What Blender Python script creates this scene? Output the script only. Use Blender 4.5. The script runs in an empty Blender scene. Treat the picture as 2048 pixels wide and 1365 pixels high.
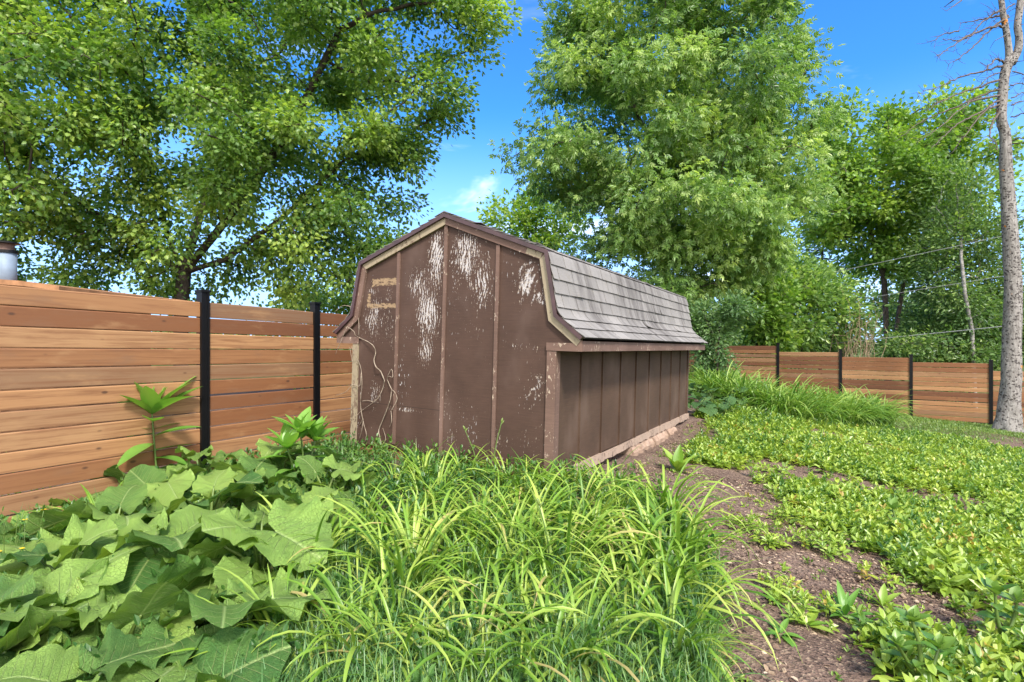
import bpy, bmesh, math, random
import numpy as np
from mathutils import Vector, Matrix
RNG = np.random.default_rng(7); random.seed(7)
SC = bpy.context.scene; COL = SC.collection
EYE = 1.55; F = 1088.8; HY = 678.6; CX = 1024.0
R = math.radians

# ---------------------------------------------------------------- camera geometry used to place things
def at(px, py, Y):
    return np.array([(px-CX)/F*Y, Y, EYE-(py-HY)/F*Y])
# ---------------------------------------------------------------- terrain (heights relative to the eye)
CTRL = np.array([(0,0,-1.55),(0,2.5,-1.5),(-2.5,2.5,-1.53),(2.2,2.5,-1.6),(.4,4.6,-1.31),(-1.76,5.9,-1.27),(1.5,6.9,-1.42),
 (3.2,9.4,-1.38),(.9,10.8,-1.3),(-3.2,5.7,-1.5),(-4,4.25,-1.55),(-2,8.5,-1.45),(4.3,4.5,-1.78),(2.6,5.2,-1.55),(4.0,11.5,-1.28),
 (4.8,11.7,-1.33),(5.4,10.6,-1.52),(6.0,10.4,-1.72),(7.6,11.2,-1.92),(9.7,19.8,-2.2),(12.9,17.6,-2.5),(14.6,16.5,-2.62),(16.2,15.4,-2.72),
 (13.4,14.8,-2.48),(11.2,14,-2.22),(8.1,20.9,-2.05),(-10,10,-1.6),(0,25,-1.7),(20,12,-3.0),(6,2,-2.0),(9,5,-2.25),(-8,2,-1.6),(0,-6,-1.7),(14,26,-2.7),(25,25,-3.2),(7.5,7.5,-1.95)])
def _k(r): return r*r*np.log(r+1e-9)
_d = np.linalg.norm(CTRL[:,None,:2]-CTRL[None,:,:2],axis=2)
_A = _k(_d)+np.eye(len(CTRL))*.05
_P = np.c_[np.ones(len(CTRL)),CTRL[:,:2]]
_M = np.block([[_A,_P],[_P.T,np.zeros((3,3))]])
_w = np.linalg.solve(_M,np.r_[CTRL[:,2],0,0,0])
def H(x,y):
    x=np.atleast_1d(np.asarray(x,float)); y=np.atleast_1d(np.asarray(y,float))
    d=np.sqrt((x[:,None]-CTRL[None,:,0])**2+(y[:,None]-CTRL[None,:,1])**2)
    z=_k(d)@_w[:len(CTRL)]+_w[-3]+_w[-2]*x+_w[-1]*y
    r=np.sqrt((x-4)**2+(y-9)**2); b=np.clip((r-17)/14,0,1); b=b*b*(3-2*b)
    z=z*(1-b)+(-2.4)*b
    return z+EYE
def h1(x,y): return float(H(x,y)[0])
def onground(px,py):
    lo,hi=1.2,30.
    Ys=np.linspace(lo,hi,900); X=(px-CX)/F*Ys; Z=EYE-(py-HY)/F*Ys
    k=np.argmax(Z<H(X,Ys)); return np.array([X[k],Ys[k],h1(X[k],Ys[k])])

# ---------------------------------------------------------------- mesh helpers
def build(name,V,faces,mat=None,parent=None,var=None,uvw=None,smooth=True):
    """faces: list of int arrays, each (n,k)"""
    V=np.asarray(V,float).reshape(-1,3)
    me=bpy.data.meshes.new(name); me.vertices.add(len(V)); me.vertices.foreach_set('co',V.ravel())
    faces=[np.asarray(f,int) for f in faces if len(f)]
    tot=sum(f.size for f in faces); n=sum(len(f) for f in faces)
    me.loops.add(tot); me.loops.foreach_set('vertex_index',np.concatenate([f.ravel() for f in faces]).astype(np.int32))
    ls=np.concatenate([np.full(len(f),f.shape[1]) for f in faces])
    me.polygons.add(n); me.polygons.foreach_set('loop_start',np.r_[0,np.cumsum(ls)[:-1]].astype(np.int32))
    me.polygons.foreach_set('use_smooth',np.full(n,bool(smooth)))
    if var is not None:
        a=me.attributes.new('var','FLOAT','POINT'); a.data.foreach_set('value',np.asarray(var,np.float32))
    if uvw is not None:
        a=me.attributes.new('uvw','FLOAT_VECTOR','POINT'); a.data.foreach_set('vector',np.asarray(uvw,np.float32).ravel())
    me.update(calc_edges=True); me.validate()
    o=bpy.data.objects.new(name,me); COL.objects.link(o)
    if mat: me.materials.append(mat)
    if parent: o.parent=parent
    return o
class MB:
    def __init__(s): s.V=[];s.F={};s.n=0;s.var=[];s.uvw=[]
    def add(s,V,F,var=0.5,uvw=None):
        V=np.asarray(V,float).reshape(-1,3)
        s.V.append(V)
        if isinstance(F,list) and F and isinstance(F[0],tuple): F=[F]
        for f in (F if isinstance(F,list) else [F]):
            f=np.asarray(f,int)
            if f.size: s.F.setdefault(f.shape[1],[]).append(f+s.n)
        s.var.append(np.full(len(V),var) if np.isscalar(var) else np.asarray(var)); s.uvw.append(np.zeros((len(V),3)) if uvw is None else np.asarray(uvw,float)); s.n+=len(V)
    def build(s,name,mat=None,parent=None,smooth=False):
        return build(name,np.concatenate(s.V),[np.concatenate(f) for f in s.F.values()],mat,parent,np.concatenate(s.var),np.concatenate(s.uvw),smooth)
    def box(s,lo,hi,var=.5,uvw=None,jit=0):
        (a,b,c),(d,e,f)=lo,hi
        V=np.array([(a,b,c),(d,b,c),(d,e,c),(a,e,c),(a,b,f),(d,b,f),(d,e,f),(a,e,f)],float)
        if jit: V+=RNG.normal(0,jit,V.shape)
        s.add(V,[(0,3,2,1),(4,5,6,7),(0,1,5,4),(1,2,6,5),(2,3,7,6),(3,0,4,7)],var,uvw)
    def prism(s,poly,v0,v1,var=.5):   # poly: list of (x,z), ccw seen from -y ; extruded along y
        n=len(poly); a=[(x,v0,z) for x,z in poly]; b=[(x,v1,z) for x,z in poly]
        s.add(a+b,[[tuple(range(n))],[tuple(range(2*n-1,n-1,-1))],[(i+n,(i+1)%n+n,(i+1)%n,i) for i in range(n)]],var)
    def tube(s,P,rad,ns=8,var=.5,cap=True):
        P=np.asarray(P,float); n=len(P); rad=np.full(n,rad) if np.isscalar(rad) else np.asarray(rad,float)
        T=np.gradient(P,axis=0); T/=np.linalg.norm(T,axis=1)[:,None]+1e-9
        ref=np.array([.31,.95,.05]) if abs(T[:,2]).mean()>.5 else np.array([.1,.2,1.])
        U=np.cross(T,ref); U/=np.linalg.norm(U,axis=1)[:,None]+1e-9; W=np.cross(T,U)
        an=np.arange(ns)*2*math.pi/ns
        V=P[:,None]+rad[:,None,None]*(U[:,None]*np.cos(an)[None,:,None]+W[:,None]*np.sin(an)[None,:,None])
        F=[]
        for i in range(n-1):
            for j in range(ns): F.append((i*ns+j,i*ns+(j+1)%ns,(i+1)*ns+(j+1)%ns,(i+1)*ns+j))
        FF=[F]
        if cap: FF.append([tuple(range(ns))[::-1]]); FF.append([tuple(range((n-1)*ns,n*ns))])
        s.add(V.reshape(-1,3),FF,var)
def smoothpath(P,n=6):
    P=np.asarray(P,float)
    if len(P)<3: return P
    Q=np.vstack([2*P[0]-P[1],P,2*P[-1]-P[-2]]); out=[]
    for i in range(1,len(Q)-2):
        p0,p1,p2,p3=Q[i-1:i+3]
        for t in np.linspace(0,1,n,endpoint=False):
            out.append(.5*((2*p1)+(-p0+p2)*t+(2*p0-5*p1+4*p2-p3)*t*t+(-p0+3*p1-3*p2+p3)*t**3))
    out.append(P[-1]); return np.array(out)
def tag(o,label=None,cat=None,group=None,kind=None):
    if label: o['label']=label
    if cat: o['category']=cat
    if group: o['group']=group
    if kind: o['kind']=kind
    return o
def empty(name,loc=(0,0,0),rz=0,**k):
    o=bpy.data.objects.new(name,None); o.empty_display_size=.1; COL.objects.link(o); o.location=tuple(float(a) for a in loc); o.rotation_euler=(0,0,rz)
    return tag(o,**k)
def copy_tree(o,parent=None):
    c=o.copy(); COL.objects.link(c)
    if parent: c.parent=parent
    for ch in list(o.children): copy_tree(ch,c)
    return c

# ---------------------------------------------------------------- materials
def newmat(name):
    m=bpy.data.materials.new(name); m.use_nodes=True; nt=m.node_tree
    for n in list(nt.nodes): nt.nodes.remove(n)
    return m,G(nt)
class G:
    def __init__(s,nt): s.nt=nt
    def n(s,t,**k):
        nd=s.nt.nodes.new(t)
        for a,b in k.items(): setattr(nd,a,b)
        return nd
    def set(s,sock,v):
        if isinstance(v,bpy.types.NodeSocket): s.nt.links.new(v,sock)
        elif isinstance(v,bpy.types.Node): s.nt.links.new(v.outputs[0],sock)
        else:
            if sock.type=='RGBA' and len(v)==3: v=(*v,1)
            sock.default_value=v
    def m(s,op,a,b=0.,c=0.,clamp=False):
        nd=s.n('ShaderNodeMath',operation=op,use_clamp=clamp); s.set(nd.inputs[0],a); s.set(nd.inputs[1],b); s.set(nd.inputs[2],c); return nd.outputs[0]
    def vm(s,op,a,b=(0,0,0)):
        nd=s.n('ShaderNodeVectorMath',operation=op); s.set(nd.inputs[0],a); s.set(nd.inputs[1],b)
        return nd.outputs[1] if op in('LENGTH','DOT_PRODUCT','DISTANCE') else nd.outputs[0]
    def mix(s,f,a,b,mode='MIX'):
        nd=s.n('ShaderNodeMix',data_type='RGBA',blend_type=mode); s.set(nd.inputs[0],f); s.set(nd.inputs[6],a); s.set(nd.inputs[7],b); return nd.outputs[2]
    def noise(s,vec,scale=5,det=4,rough=.55,dist=0.,col=False):
        nd=s.n('ShaderNodeTexNoise'); s.set(nd.inputs['Vector'],vec); nd.inputs['Scale'].default_value=scale; nd.inputs['Detail'].default_value=det; nd.inputs['Roughness'].default_value=rough; nd.inputs['Distortion'].default_value=dist
        return nd.outputs['Color' if col else 'Fac']
    def ss(s,x,a,b,o0=0.,o1=1.):
        nd=s.n('ShaderNodeMapRange',interpolation_type='SMOOTHSTEP'); s.set(nd.inputs[0],x); nd.inputs[1].default_value=a; nd.inputs[2].default_value=b; nd.inputs[3].default_value=o0; nd.inputs[4].default_value=o1; return nd.outputs[0]
    def lin(s,x,a,b,o0=0.,o1=1.):
        nd=s.n('ShaderNodeMapRange'); s.set(nd.inputs[0],x); nd.inputs[1].default_value=a; nd.inputs[2].default_value=b; nd.inputs[3].default_value=o0; nd.inputs[4].default_value=o1; return nd.outputs[0]
    def ramp(s,x,stops):
        nd=s.n('ShaderNodeValToRGB'); s.set(nd.inputs[0],x); e=nd.color_ramp.elements
        while len(e)<len(stops): e.new(.5)
        for i,(p,c) in enumerate(stops): e[i].position=p; e[i].color=(*c,1)
        return nd.outputs[0]
    def obj(s): return s.n('ShaderNodeTexCoord').outputs['Object']
    def geo(s): return s.n('ShaderNodeNewGeometry').outputs['Position']
    def attr(s,name,vec=False): 
        nd=s.n('ShaderNodeAttribute',attribute_name=name); return nd.outputs['Vector' if vec else 'Fac']
    def xyz(s,v):
        nd=s.n('ShaderNodeSeparateXYZ'); s.set(nd.inputs[0],v); return nd.outputs
    def comb(s,x,y,z):
        nd=s.n('ShaderNodeCombineXYZ'); s.set(nd.inputs[0],x); s.set(nd.inputs[1],y); s.set(nd.inputs[2],z); return nd.outputs[0]
    def bump(s,h,st=.5,d=.01,norm=None):
        nd=s.n('ShaderNodeBump'); nd.inputs['Strength'].default_value=st; nd.inputs['Distance'].default_value=d; s.set(nd.inputs['Height'],h)
        if norm is not None: s.set(nd.inputs['Normal'],norm)
        return nd.outputs[0]
    def out(s,col,rough=.7,spec=.3,bump=None,trans=None,tf=.3,metal=0.):
        p=s.n('ShaderNodeBsdfPrincipled'); s.set(p.inputs['Base Color'],col); s.set(p.inputs['Roughness'],rough); s.set(p.inputs['Specular IOR Level'],spec); s.set(p.inputs['Metallic'],metal)
        if bump is not None: s.set(p.inputs['Normal'],bump)
        o=s.n('ShaderNodeOutputMaterial'); sh=p.outputs[0]
        if trans is not None:
            t=s.n('ShaderNodeBsdfTranslucent'); s.set(t.inputs[0],trans)
            if bump is not None: s.set(t.inputs['Normal'],bump)
            mx=s.n('ShaderNodeMixShader'); mx.inputs[0].default_value=tf; s.nt.links.new(sh,mx.inputs[1]); s.nt.links.new(t.outputs[0],mx.inputs[2]); sh=mx.outputs[0]
        s.nt.links.new(sh,o.inputs[0])
def leafmat(name,stops,tf=.38,rough=.38,spec=.5,nsc=1.2,boost=1.6):
    m,g=newmat(name); v=g.attr('var'); nz=g.noise(g.geo(),nsc,2)
    x=g.m('ADD',v,g.m('MULTIPLY',g.m('SUBTRACT',nz,.5),.7),clamp=True)
    c=g.ramp(x,stops)
    t=g.mix(1.,c,(boost,boost*1.05,boost*.45),'MULTIPLY')
    g.out(c,rough,spec,None,t,tf); return m
M={}
M['maple']=leafmat('maple_leaf',[(0,(.050,.12,.026)),(.5,(.155,.27,.052)),(1,(.35,.45,.095))],tf=.42)
M['ash']=leafmat('box_elder_leaf',[(0,(.070,.145,.042)),(.5,(.19,.31,.085)),(1,(.38,.48,.15))],tf=.42)
M['lime']=leafmat('light_maple_leaf',[(0,(.075,.16,.03)),(.5,(.185,.31,.055)),(1,(.36,.46,.085))],tf=.42)
M['darkleaf']=leafmat('dark_leaf',[(0,(.044,.10,.032)),(.6,(.14,.235,.07)),(1,(.27,.36,.105))])
M['lilac']=leafmat('shrub_leaf',[(0,(.045,.105,.038)),(.5,(.11,.20,.075)),(1,(.20,.31,.12))])
M['lily']=leafmat('daylily_leaf',[(0,(.055,.145,.014)),(.5,(.175,.31,.034)),(.93,(.38,.46,.09)),(1,(.40,.33,.13))],tf=.3,rough=.4,nsc=2.5)
M['lilyfar']=leafmat('daylily_bed_leaf',[(0,(.05,.13,.018)),(.5,(.12,.235,.035)),(1,(.30,.40,.085))],tf=.3,rough=.4,nsc=2.5)
M['grass']=leafmat('grass_blade',[(0,(.05,.13,.045)),(.55,(.125,.255,.085)),(1,(.30,.41,.09))],tf=.25,nsc=3)
M['lawn']=leafmat('lawn_blade',[(0,(.06,.125,.018)),(.5,(.115,.20,.03)),(1,(.24,.29,.06))],tf=.25,nsc=.7)
M['cover']=leafmat('ground_cover_leaf',[(0,(.075,.165,.025)),(.5,(.225,.335,.046)),(.97,(.37,.44,.065)),(1,(.36,.26,.06))],tf=.3,nsc=1.6)
M['weed']=leafmat('weed_leaf',[(0,(.03,.095,.02)),(.5,(.075,.175,.03)),(1,(.16,.27,.05))],tf=.3,nsc=3)
M['stalk']=leafmat('green_stalk',[(0,(.07,.14,.03)),(1,(.16,.22,.05))],tf=.1)
M['pokeweed']=leafmat('tall_weed_leaf',[(0,(.06,.17,.025)),(.5,(.12,.27,.04)),(1,(.21,.38,.07))],tf=.35,nsc=4)

def veined(name,dark,light,vein):
    m,g=newmat(name); u=g.attr('uvw',True); s_,t_,r_=g.xyz(u)
    at_=g.m('ABSOLUTE',t_)
    q=g.m('SUBTRACT',s_,g.m('MULTIPLY',at_,.30))
    fr=g.m('FRACT',g.m('MULTIPLY',q,7.)); tri=g.m('ABSOLUTE',g.m('SUBTRACT',fr,.5))
    lat=g.ss(tri,.43,.5); lat=g.m('MULTIPLY',lat,g.ss(at_,1.0,.35))
    mid=g.ss(at_,.07,.0); v=g.m('MAXIMUM',lat,mid,clamp=True)
    net=g.n('ShaderNodeTexVoronoi',feature='DISTANCE_TO_EDGE'); g.set(net.inputs['Vector'],g.vm('MULTIPLY',u,(9,6,3))); net.inputs['Scale'].default_value=2.2
    ne=g.ss(net.outputs['Distance'],.06,.0)
    nz=g.noise(g.geo(),9,3); x=g.m('ADD',g.m('MULTIPLY',r_,.6),g.m('MULTIPLY',nz,.45),clamp=True)
    c=g.ramp(x,[(0.22,dark),(.75,light),(.98,(.31,.42,.10))])
    c=g.mix(g.m('MULTIPLY',ne,.22),c,vein); c=g.mix(g.m('MULTIPLY',v,.75),c,vein)
    hole=g.ss(g.noise(g.vm('ADD',g.geo(),u),14,2),.74,.78); c=g.mix(hole,c,(.22,.12,.04))
    hgt=g.m('SUBTRACT',g.m('MULTIPLY',nz,.4),g.m('ADD',g.m('MULTIPLY',v,1.),g.m('MULTIPLY',ne,.5)))
    hgt=g.m('ADD',hgt,g.m('MULTIPLY',g.noise(g.vm('MULTIPLY',u,(14,9,5)),3.,4,.65),1.3)); g.out(c,.5,.35,g.bump(hgt,.9,.009),g.mix(1.,c,(1.6,1.6,.6),'MULTIPLY'),.28); return m
M['burdock']=veined('burdock_leaf',(.066,.17,.036),(.27,.415,.085),(.42,.54,.20))
M['hosta']=veined('broad_leaf',(.06,.15,.045),(.14,.26,.08),(.2,.3,.12))

def barkmat(name,c0,c1,sc=(18,18,5),spots=False):
    m,g=newmat(name); p=g.obj(); v=g.vm('MULTIPLY',p,sc); n=g.noise(v,1.,6,.65,.6)
    c=g.ramp(n,[(.3,c0),(.7,c1)])
    h=n
    if spots:
        w=g.n('ShaderNodeTexVoronoi'); g.set(w.inputs['Vector'],g.vm('ADD',g.vm('MULTIPLY',p,(15,15,20)),g.vm('MULTIPLY',g.noise(p,14,3,col=True),(1.6,1.6,1.6)))); w.inputs['Scale'].default_value=1.
        k=g.m('MULTIPLY',g.ss(w.outputs['Distance'],.52,.30),g.ss(g.xyz(w.outputs['Color'])[0],.45,.6)); c=g.mix(g.m('MULTIPLY',k,.85),c,(.055,.045,.045))
        w2=g.noise(g.vm('MULTIPLY',p,(6,6,9)),3.1,4,.7); c=g.mix(g.ss(w2,.6,.66),c,(.07,.058,.055))
        c=g.mix(g.ss(g.noise(p,3.3,3),.685,.71),c,(.48,.2,.06)); h=g.m('SUBTRACT',n,k)
    g.out(c,.9,.15,g.bump(h,.9,.03)); return m
M['bark']=barkmat('tree_bark',(.03,.024,.02),(.095,.078,.066))
M['bark2']=barkmat('grey_brown_bark',(.05,.04,.034),(.15,.12,.105))
M['spruce']=barkmat('dead_spruce_bark',(.12,.108,.10),(.33,.31,.295),spots=True)
M['deadtwig']=barkmat('dead_twig',(.07,.055,.048),(.2,.165,.15),(30,30,30))
M['birch']=barkmat('birch_bark',(.09,.08,.075),(.40,.38,.36),(4,4,14))
M['brush']=barkmat('dry_brush',(.22,.15,.1),(.5,.36,.26),(20,20,20))
M['vine']=barkmat('dry_vine',(.2,.15,.11),(.46,.38,.3),(40,40,20))

def plain(name,c,rough=.6,spec=.4,metal=0.,nz=.12,sc=8):
    m,g=newmat(name); n=g.noise(g.obj(),sc,4); k=g.lin(n,.3,.7,1-nz,1+nz)
    c2=g.mix(1.,c,g.comb(k,k,k),'MULTIPLY'); g.out(c2,rough,spec,g.bump(n,.15,.003),metal=metal); return m
M['blackmetal']=plain('black_post_metal',(.005,.005,.006),.45,.25)
M['galv']=plain('galvanised_pipe',(.19,.24,.31),.6,.3,.1)
M['maroon']=plain('maroon_metal_edge',(.055,.026,.028),.45,.5,nz=.3)
M['darkdeck']=plain('roof_deck',(.03,.025,.022),.9,.1)
M['cable']=plain('cable_sheath',(.2,.21,.22),.5,.4)
M['redrot']=plain('rotted_red_timber',(.2,.07,.05),.9,.1,nz=.5,sc=20)
M['petal']=plain('yellow_petal',(.8,.5,.02),.6,.3)
M['roofbrown']=plain('brown_roof_board',(.3,.15,.075),.8,.2,nz=.3)
M['deadleaf']=plain('dead_leaf',(.34,.12,.04),.8,.2,nz=.4)

def paint(name,base,peel,kind):
    """weathered brown paint. kind: 'front' has the big bare patches, else sparse chips"""
    m,g=newmat(name); p=g.obj(); X,Y,Z=g.xyz(p)
    gr=g.noise(g.vm('MULTIPLY',p,(55,55,4)),1.,4,.6,.3)
    rs=g.noise(g.vm('MULTIPLY',p,(6,6,70)),1.,3,.6)      # rough sawn lines
    bl=g.noise(p,2.2,4,.6)
    k=g.m('ADD',g.lin(bl,.25,.75,.78,1.22),g.m('MULTIPLY',g.m('SUBTRACT',rs,.5),.5))
    c=g.mix(1.,base,g.comb(k,k,k),'MULTIPLY')
    fade=g.noise(g.vm('MULTIPLY',p,(1.3,1.3,.9)),1.7,3); c=g.mix(g.ss(fade,.5,.75),c,tuple(a*1.25+.012 for a in base))
    if kind=='front':
        blobs=[(1.33,1.98,.13,.42,1.),(1.43,1.42,.19,.36,1.),(1.45,1.05,.12,.22,.9),(1.56,1.72,.16,.2,.85),(.98,2.02,.22,.28,.95),(.78,1.72,.16,.36,.85),(1.08,1.75,.1,.3,.6),
               (.30,1.72,.17,.24,.82),(.15,1.55,.16,.1,.85),(.22,.74,.2,.22,.55),(2.17,1.38,.16,.3,.8),(2.0,1.3,.13,.3,.5),(2.13,.55,.13,.2,.7),(2.2,1.66,.12,.15,.6),(1.97,1.62,.08,.14,.65),
               (1.0,.45,.24,.25,.42),(.95,1.32,.2,.2,.35),(.35,1.12,.3,.06,.5),(.2,.25,.2,.25,.42),(1.7,.42,.35,.03,.7),(1.1,.2,.1,.14,.6),(.55,.2,.2,.2,.42)]
        tot=None
        for u,z,a,b,w in blobs:
            d=g.vm('LENGTH',g.vm('MULTIPLY',g.vm('SUBTRACT',g.comb(X,0.,Z),(-u,0,z)),(.8/a,0,.82/b)))
            e=g.ss(d,1.35,0.,0.,w); tot=e if tot is None else g.m('MAXIMUM',tot,e)
        wv=g.n('ShaderNodeTexWave',wave_type='RINGS',rings_direction='Y'); g.set(wv.inputs['Vector'],g.vm('ADD',g.vm('MULTIPLY',p,(9,1,1.6)),g.vm('MULTIPLY',g.noise(p,2.,2,col=True),(2.5,0,2.5))))
        wv.inputs['Scale'].default_value=1.3; wv.inputs['Distortion'].default_value=4.
        n1=g.noise(g.vm('MULTIPLY',p,(46,46,13)),1.,5,.74,.7); n2=g.noise(g.vm('MULTIPLY',p,(95,95,48)),1.,3,.6,.4)
        a=g.m('ADD',g.m('ADD',g.m('MULTIPLY',n1,.50),g.m('MULTIPLY',n2,.42)),g.m('MULTIPLY',wv.outputs['Fac'],.08))
        tot=g.m('ADD',tot,g.ss(g.noise(g.vm('MULTIPLY',p,(3.2,3.2,1.8)),1.4,3,.6),.5,.8,0.,.55)); th=g.m('SUBTRACT',.685,g.m('MULTIPLY',tot,.215)); mask=g.ss(g.m('SUBTRACT',a,th),-.004,.02); sp=g.noise(g.vm('MULTIPLY',p,(72,72,20)),1.,3,.6,.4); spb=g.noise(g.vm('MULTIPLY',p,(2.6,2.6,1.7)),1.2,3,.6); mask=g.m('MAXIMUM',mask,g.ss(g.m('ADD',sp,g.m('MULTIPLY',spb,.6)),1.03,1.055))
        pc=g.mix(g.noise(p,5,3),(.34,.32,.32),(.56,.53,.54)); pc=g.mix(g.ss(n2,.5,.62),pc,(.34,.27,.21))
        c=g.mix(mask,c,pc)
        ed=g.m('MULTIPLY',g.m('SUBTRACT',g.noise(p,26,3),.5),.07)
        for (u,z,w,h) in [(2.03,1.752,.17,.036),(2.06,1.50,.22,.022),(2.25,1.55,.022,.07)]:
            dx=g.m('SUBTRACT',g.m('ABSOLUTE',g.m('ADD',X,u)),w); dz=g.m('SUBTRACT',g.m('ABSOLUTE',g.m('SUBTRACT',Z,z)),h)
            mk=g.ss(g.m('ADD',g.m('MAXIMUM',dx,dz),ed),.006,-.004); c=g.mix(g.m('MULTIPLY',g.m('MULTIPLY',mk,.95),g.ss(g.noise(g.vm('MULTIPLY',p,(16,16,50)),1.,3,.6),.38,.5)),c,g.mix(gr,(.20,.13,.075),(.36,.255,.15)))
        seam=g.ss(g.m('ABSOLUTE',g.m('SUBTRACT',Z,g.m('ADD',.452,g.m('MULTIPLY',rs,.004)))),.004,.001); c=g.mix(g.m('MULTIPLY',seam,g.ss(X,-1.2,-1.22)),c,(.03,.02,.016))
        hh=g.m('SUBTRACT',g.m('MULTIPLY',rs,.6),mask)
    else:
        n1=g.noise(g.vm('MULTIPLY',p,(38,38,16)),1.,5,.7,.6)
        b2=g.noise(g.vm('MULTIPLY',p,(2.1,2.1,2.1)),1.3,3)
        lo={'trim':.585,'side':.74,'bare':.42}[kind]
        mask=g.ss(g.m('ADD',g.m('MULTIPLY',n1,.72),g.m('MULTIPLY',b2,.3)),lo,lo+.035)
        c=g.mix(mask,c,g.mix(gr,peel,tuple(min(1,a*1.6) for a in peel)))
        hh=g.m('SUBTRACT',g.m('MULTIPLY',rs,.6),mask)
    g.out(c,.75,.25,g.bump(hh,.45,.003)); return m
M['front']=paint('brown_paint_peeling',(.064,.036,.0265),(.5,.45,.42),'front')
M['side']=paint('brown_paint_siding',(.074,.044,.029),(.3,.22,.14),'side')
M['trim']=paint('brown_paint_trim',(.135,.082,.064),(.33,.26,.20),'trim')
M['trimbare']=paint('bare_wood_trim',(.14,.095,.066),(.215,.175,.12),'bare')
M['sill']=paint('worn_sill_timber',(.12,.08,.062),(.26,.19,.145),'bare')

def shingle():
    m,g=newmat('grey_asphalt_shingle'); p=g.obj(); v=g.attr('var')
    n=g.noise(p,90,3,.7); st=g.noise(g.vm('MULTIPLY',p,(1.,2.6,.6)),1.6,5,.65); fl=g.noise(p,9,4,.6)
    k=g.m('ADD',g.lin(v,0,1,.87,1.1),g.m('MULTIPLY',g.m('SUBTRACT',n,.5),.6))
    c=g.mix(1.,(.235,.219,.208),g.comb(k,k,k),'MULTIPLY')
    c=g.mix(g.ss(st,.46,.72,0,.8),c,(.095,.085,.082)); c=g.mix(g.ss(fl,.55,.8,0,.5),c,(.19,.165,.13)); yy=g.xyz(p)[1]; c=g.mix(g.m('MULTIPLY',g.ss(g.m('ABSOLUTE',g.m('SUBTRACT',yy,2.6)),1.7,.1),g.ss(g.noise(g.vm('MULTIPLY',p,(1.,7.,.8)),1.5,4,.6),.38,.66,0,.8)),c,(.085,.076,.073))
    g.out(c,.95,.12,g.bump(n,.5,.003)); return m
M['shingle']=shingle()
def wood():
    m,g=newmat('cedar_stained_board'); u=g.attr('uvw',True); a,b,r=g.xyz(u); v=g.attr('var')
    q=g.comb(g.m('ADD',g.m('MULTIPLY',a,.9),g.m('MULTIPLY',r,40.)),g.m('MULTIPLY',b,26.),g.m('MULTIPLY',r,17.))
    n=g.noise(q,1.,5,.6,1.1); n2=g.noise(g.comb(g.m('ADD',a,g.m('MULTIPLY',r,9.)),g.m('MULTIPLY',b,3.),r),2.4,4,.6)
    f=g.noise(g.comb(g.m('MULTIPLY',a,2.),g.m('MULTIPLY',b,160.),r),1.,3)
    base=g.ramp(v,[(0,(.12,.045,.022)),(.3,(.21,.085,.035)),(.65,(.43,.23,.105)),(1,(.20,.115,.066))])
    c=g.mix(g.ss(n,.44,.68,0,.7),base,(.17,.068,.03)); c=g.mix(g.ss(n2,.52,.75,0,.5),c,(.40,.23,.11)); c=g.mix(g.ss(n2,.46,.25,0,.5),c,(.19,.105,.062))
    kv=g.n('ShaderNodeTexVoronoi'); g.set(kv.inputs['Vector'],g.comb(g.m('ADD',g.m('MULTIPLY',a,4.5),g.m('MULTIPLY',r,31.)),g.m('MULTIPLY',b,9.),g.m('MULTIPLY',r,5.))); kv.inputs['Scale'].default_value=1.
    c=g.mix(g.m('MULTIPLY',g.ss(kv.outputs['Distance'],.17,.07,0,.9),g.ss(g.xyz(kv.outputs['Color'])[1],.72,.75)),c,(.06,.028,.018))
    c=g.mix(g.m('MULTIPLY',f,.25),c,(.2,.1,.05))
    g.out(c,.65,.3,g.bump(g.m('ADD',n,f),.25,.002)); return m
M['wood']=wood()
def soil():
    m,g=newmat('bare_soil'); p=g.geo()
    n=g.noise(p,2.0,5,.6); f=g.noise(p,45,5,.75); w=g.n('ShaderNodeTexVoronoi'); g.set(w.inputs['Vector'],p); w.inputs['Scale'].default_value=75
    c=g.ramp(g.m('ADD',g.m('MULTIPLY',n,.5),g.m('MULTIPLY',f,.5)),[(.3,(.06,.040,.032)),(.5,(.165,.110,.085)),(.72,(.27,.19,.15))])
    cr=g.xyz(w.outputs['Color']); c=g.mix(g.ss(cr[0],.8,.9,0,.7),c,(.33,.24,.17)); c=g.mix(g.ss(cr[1],.78,.9,0,.7),c,(.035,.026,.022))
    lawn=g.attr('var'); lc=g.ramp(g.noise(p,3,4,.7),[(.35,(.06,.085,.022)),(.65,(.10,.13,.032)),(.75,(.16,.125,.07))])
    c=g.mix(lawn,c,lc)
    h=g.m('ADD',g.m('MULTIPLY',f,.7),g.m('MULTIPLY',w.outputs['Distance'],.6)); g.out(c,.95,.1,g.bump(h,.9,.02)); return m
M['soil']=soil()
mm,g=newmat('wood_chip'); g.out(g.ramp(g.attr('var'),[(0,(.04,.028,.024)),(.45,(.16,.105,.08)),(.8,(.33,.24,.165)),(1,(.48,.38,.29))]),.9,.15); M['chip']=mm
mm,g=newmat('foundation_stone'); n=g.noise(g.obj(),12,6,.7); g.out(g.ramp(n,[(.3,(.2,.135,.1)),(.7,(.42,.3,.23))]),.95,.1,g.bump(n,.8,.02)); M['stone']=mm
#PART2

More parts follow.
